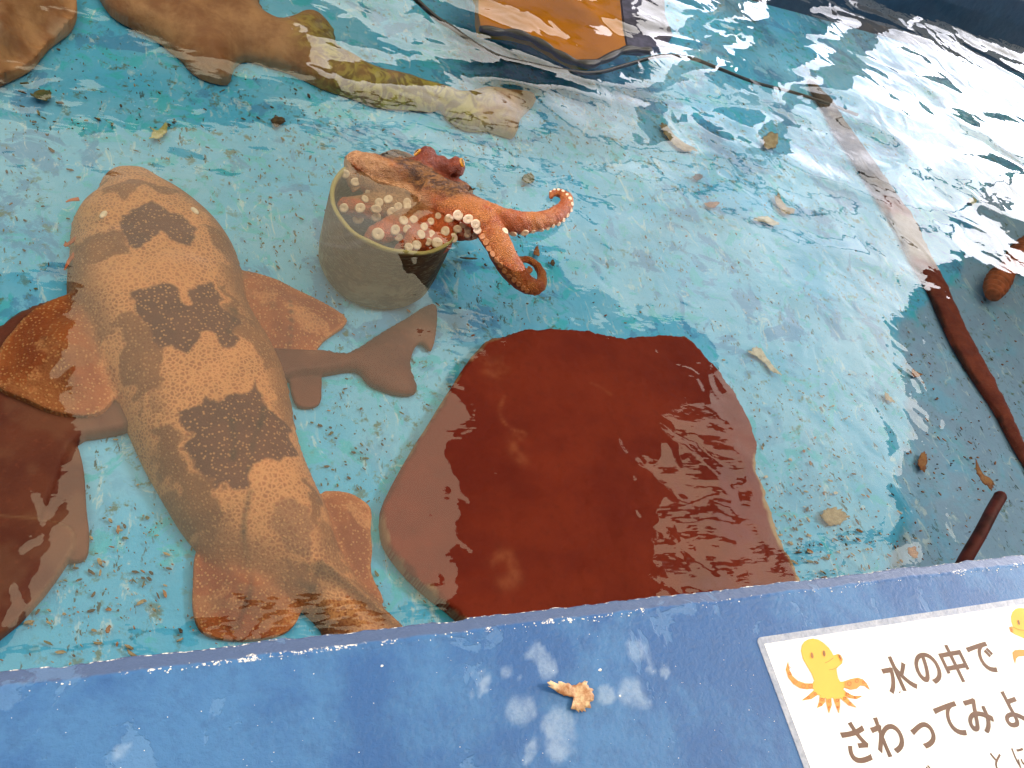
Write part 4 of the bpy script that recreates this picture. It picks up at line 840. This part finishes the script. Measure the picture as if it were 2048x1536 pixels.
def leaf():
    r = scrap('dry_leaf', [(1091, 1374), (1104, 1366), (1128, 1366), (1150, 1368), (1166, 1362), (1176, 1370), (1183, 1385), (1182, 1404), (1174, 1418), (1160, 1424), (1140, 1421), (1150, 1410), (1156, 1399), (1138, 1394), (1114, 1386)], 0.0625, 0.013, 0.0014, M['dryleaf'], 'curled torn orange brown dry leaf lying on the blue ledge', 'leaf')
leaf()
fz = FLOOR + 0.004
scraps = [
 ('food_scrap', [(292, 288), (300, 268), (298, 252), (308, 258), (318, 256), (330, 248), (338, 240), (342, 252), (338, 268), (330, 276), (318, 284), (302, 286)], 'yellowscrap', 'ragged pale yellow scrap on the floor just beyond the carpet shark snout', 'scrap', 0.010),
 ('dead_leaf', [(536, 238), (550, 230), (570, 236), (576, 246), (562, 252), (552, 264), (544, 252)], 'darkscrap', 'small near black leaf scrap between the light brown shark and carpet shark', 'leaf', 0.008),
 ('food_scrap', [(1064, 512), (1068, 494), (1074, 490), (1080, 500), (1081, 514), (1072, 516)], 'rustscrap', 'bright orange triangular scrap beside the rolled octopus arm tip', 'scrap', 0.006),
 ('dead_leaf', [(1098, 524), (1106, 518), (1112, 526), (1108, 535), (1100, 532)], 'darkscrap', 'small dark round crumb just past the rolled octopus arm tip', 'crumb', 0.003),
 ('dead_leaf', [(1380, 356), (1392, 346), (1408, 350), (1404, 360), (1390, 364)], 'darkscrap', 'dark brown leaf scrap, first of two beyond the hooked octopus arm', 'leaf', 0.006),
 ('dead_leaf', [(1402, 410), (1418, 402), (1442, 406), (1434, 416), (1418, 418)], 'rustscrap', 'long rusty leaf scrap with pale border right of the hooked octopus arm', 'leaf', 0.006),
 ('fish_piece', [(1490, 442), (1510, 430), (1530, 428), (1552, 440), (1570, 452), (1552, 456), (1528, 446), (1506, 444)], 'palescrap', 'slim pale cream piece shaped like a small fish between the pot and the eel', 'scrap', 0.006),
 ('film_piece', [(1540, 392), (1550, 382), (1562, 400), (1580, 418), (1598, 420), (1592, 434), (1574, 438), (1556, 424)], 'tanscrap', 'curled greyish tan piece beside the slim pale cream piece', 'scrap', 0.012),
 ('seaweed_strip', [(1302, 240), (1322, 238), (1336, 252), (1352, 272), (1376, 290), (1408, 312), (1390, 316), (1362, 304), (1336, 284), (1318, 262)], 'tanscrap', 'long brown seaweed strip on the floor below the white sky reflection', 'seaweed', 0.008),
 ('food_scrap', [(1486, 700), (1500, 686), (1520, 690), (1534, 712), (1552, 736), (1571, 766), (1548, 752), (1526, 726), (1508, 712)], 'palescrap', 'long pale wedge shaped scrap just beyond the stone slab corner', 'scrap', 0.010),
 ('dead_leaf', [(1820, 734), (1834, 742), (1847, 752), (1832, 757), (1822, 754)], 'rustscrap', 'small angular orange red chip on the floor beside the eel', 'scrap', 0.005),
 ('dead_leaf', [(1762, 782), (1776, 784), (1788, 800), (1792, 812), (1780, 806), (1766, 798)], 'tanscrap', 'forked tan flake between the pale wedge scrap and the eel', 'scrap', 0.008),
 ('seaweed_clump', [(1628, 1030), (1645, 1014), (1668, 1008), (1690, 1022), (1704, 1038), (1690, 1052), (1664, 1058), (1642, 1050)], 'tanscrap', 'frayed golden brown clump among debris right of the stone slab', 'seaweed', 0.010),
 ('dead_leaf', [(1808, 1096), (1824, 1090), (1838, 1104), (1840, 1120), (1824, 1120), (1812, 1110)], 'rustscrap', 'rusty square leaf near the wall between the slab and the red stick', 'leaf', 0.006),
 ('dead_leaf', [(1834, 910), (1846, 898), (1858, 910), (1856, 936), (1848, 954), (1836, 944), (1831, 926)], 'rustscrap', 'frayed red brown scrap on the floor between the eel and rusty square leaf', 'scrap', 0.006),
 ('leaf_disc', [(1934, 398), (1946, 393), (1956, 402), (1950, 411), (1938, 409)], 'yellowscrap', 'small oval yellow leaf on the floor beyond the eel', 'leaf', 0.003),
 ('seaweed_clump', [(55, 196), (66, 178), (90, 174), (108, 186), (104, 204), (84, 208)], 'olivescrap', 'dark olive clump on the floor between the brown rock and carpet shark', 'seaweed', 0.010),
 ('seaweed_clump', [(1038, 362), (1046, 346), (1062, 344), (1074, 356), (1066, 370), (1050, 374)], 'olivescrap', 'olive green clump on the floor behind the hooked octopus arm', 'seaweed', 0.008),
 ('twig', [(912, 516), (930, 514), (958, 517), (956, 520), (930, 519)], 'darkscrap', 'thin dark twig on the floor right beside the pipe pot', 'twig', 0.002),
 ('dead_leaf', [(208, 1264), (214, 1252), (222, 1248), (222, 1262), (214, 1272)], 'rustscrap', 'tiny orange leaf on the floor near the wall beside the carpet shark', 'leaf', 0.004),
 ('dead_leaf', [(250, 1300), (256, 1298), (280, 1314), (276, 1320), (258, 1312)], 'tanscrap', 'narrow pale brown husk by the near wall beside the tiny orange leaf', 'husk', 0.004),
 ('film_piece', [(1518, 278), (1534, 262), (1556, 264), (1562, 290), (1548, 304), (1524, 302)], 'tanscrap', 'square greyish film on the floor between the seaweed strip and eel', 'scrap', 0.006),
 ('food_scrap', [(1940, 912), (1948, 916), (1962, 944), (1984, 956), (1996, 976), (1986, 992), (1974, 980), (1958, 962), (1946, 940)], 'rustscrap', 'orange feathery food scrap touching the tip of the red stick', 'scrap', 0.006),
]
for nm, o, m, lab, cat, bend in scraps: scrap(nm, o, fz if 'red stick' not in lab else -0.05, bend, 0.0016, M[m], lab, cat)
def stick():
    c = cat_rom([(*P(a, b, z),) for a, b, z in [(1905, 1170, -0.12), (1930, 1120, -0.085), (1960, 1068, -0.06), (1985, 1020, -0.045), (1999, 996, -0.038), (2003, 986, -0.036)]], 8)
    r = np.interp(np.linspace(0, 1, len(c)), [0, 0.5, 0.85, 0.97, 1], [0.0125, 0.0115, 0.0115, 0.008, 0.003]); V, Fc = [], []; tube_into(V, Fc, c, r, 14)
    tag(link('stick', mesh(V, Fc), M['stick']), 'dark red rounded stick poking up out of the water by the near wall', 'stick')
stick()

def debris():
    V, Fc, MI = [], [], []; names = ['darkscrap', 'olivescrap', 'rustscrap', 'tanscrap', 'palescrap']; rr = random.Random(5)
    def flake(px, py, L_, w, mi):
        p = P(px, py, FLOOR + 0.0015); a = rr.gauss(-0.6, 0.5) if rr.random() < 0.7 else rr.uniform(0, 6.3); n = rr.choice((5, 6, 7)); b = len(V); h = rr.uniform(0.001, 0.0028); tilt = rr.uniform(-0.25, 0.25)
        for top in (0, 1):
            for k in range(n):
                t = 2 * math.pi * k / n; q = rr.uniform(0.65, 1.1); x = math.cos(t) * L_ * q / 2; y = math.sin(t) * w * q / 2
                V.append((p.x + x * math.cos(a) - y * math.sin(a), p.y + x * math.sin(a) + y * math.cos(a), FLOOR + 0.0005 + (h if top else 0) + tilt * x))
        Fc.append(tuple(b + k for k in range(n))[::-1]); Fc.append(tuple(b + n + k for k in range(n)))
        for k in range(n): Fc.append((b + k, b + (k + 1) % n, b + n + (k + 1) % n, b + n + k))
        MI.extend([mi] * (n + 2))
    # zones of the photograph: centre, spread, count, how large, which kinds
    zones = [(1620, 1040, 75, 75, 260, 1.2, (0, 1, 3, 3, 2, 4)), (1690, 1120, 90, 40, 110, 1.1, (0, 1, 3, 2)), (200, 1200, 120, 80, 190, 1.0, (0, 1, 2, 3, 3)), (330, 1050, 60, 90, 90, 0.9, (0, 1, 3)), (1900, 980, 70, 120, 160, 0.9, (0, 2, 2, 3)), (1900, 760, 90, 120, 120, 0.9, (2, 2, 0)),
             (700, 880, 60, 90, 120, 0.8, (0, 1)), (660, 620, 40, 40, 40, 0.8, (0, 1)), (1350, 430, 130, 90, 140, 0.8, (0, 1, 2)), (1060, 330, 120, 60, 110, 0.8, (0, 1)), (560, 260, 140, 70, 130, 0.9, (0, 1)), (560, 480, 50, 110, 70, 0.8, (0, 1)), (80, 420, 60, 130, 90, 0.7, (0, 1)), (150, 200, 120, 60, 90, 1.1, (1, 0, 3)), (1520, 620, 90, 120, 90, 0.7, (1, 3, 0)),
             (1600, 820, 80, 90, 110, 0.8, (1, 3, 0)), (1750, 300, 160, 90, 100, 0.8, (0, 1, 2)), (1000, 480, 60, 60, 50, 0.7, (0,)), (960, 630, 80, 30, 40, 0.8, (0, 2)), (790, 1120, 25, 60, 40, 0.8, (0, 1, 3)), (1100, 240, 200, 60, 70, 0.8, (0, 1))]
    for cx, cy, sx, sy, n, big, kinds in zones:
        for _ in range(n):
            px, py = rr.gauss(cx, sx), rr.gauss(cy, sy); p = P(px, py)
            if p.y < Y0 + 0.02 or p.y > Y1 - 0.05: continue
            s = 0.8 * big * rr.choice((0.0015, 0.002, 0.0025, 0.003, 0.004, 0.0055, 0.008)); flake(px, py, s * rr.uniform(1.1, 2.2), s * rr.uniform(0.45, 0.9), rr.choice(kinds))
    for _ in range(650):
        p = (rr.uniform(-150, 2150), rr.uniform(0, 1330)); q = P(*p)
        if q.y < Y0 + 0.02 or q.y > Y1 - 0.05 or q.x > X1 - 0.05: continue
        s = rr.choice((0.0015, 0.002, 0.003, 0.004)); flake(*p, s * rr.uniform(1.2, 3.0), s * 0.55, rr.choice((0, 0, 1, 1, 2, 3)))
    me = mesh(V, Fc); link('debris', me, [M[k] for k in names], smooth=False); me.polygons.foreach_set('material_index', MI)
    tag(bpy.data.objects['debris'], 'scattered dark and tan crumbs over the pool floor', 'debris', kind='stuff')
debris()
def grains():
    V, Fc = [], []; rr = random.Random(9)
    def grain(x, y, z, r):
        b = len(V); n = 6
        for i, (f, h) in enumerate(((1, 0), (0.8, 0.55), (0.3, 0.9))):
            for k in range(n): t = 2 * math.pi * k / n + i; q = rr.uniform(0.7, 1.2); V.append((x + math.cos(t) * r * f * q, y + math.sin(t) * r * f * q * 0.8, z + h * r))
        for i in range(2):
            for k in range(n): Fc.append((b + i * n + k, b + i * n + (k + 1) % n, b + (i + 1) * n + (k + 1) % n, b + (i + 1) * n + k))
        Fc.append(tuple(b + 2 * n + k for k in range(n)))
    for _ in range(420):                      # along the worn edge, in clusters
        x = rr.uniform(-0.15, 1.35); d = 0.5 + 0.5 * math.sin(x * 23) * math.sin(x * 7.3 + 1); 
        if rr.random() > d: continue
        grain(x, 0.2275 + rr.gauss(0, 0.0016) - abs(rr.gauss(0, 0.0012)), 0.0600, rr.choice((0.0005, 0.0007, 0.0009, 0.0013)))
    for _ in range(150): grain(rr.uniform(-0.15, 0.75), rr.uniform(0.02, 0.225), 0.0600, rr.choice((0.0003, 0.0004, 0.0006)))
    for px, py, r in ((1200, 1340, 0.0022), (1240, 1392, 0.0016), (764, 1332, 0.0016), (335, 1345, 0.0012)): q = P(px, py, 0.06); grain(q.x, q.y, 0.06, r)
    t = NT('salt grain'); m = t.pbr((0.88, 0.85, 0.80), 0.15, None, 0.8)  # bright white bits standing in for wet glints on the ledge
    tag(link('salt_grains', mesh(V, Fc), m), 'white salt grains and chips along the worn ledge edge', 'grains', kind='stuff')
grains()
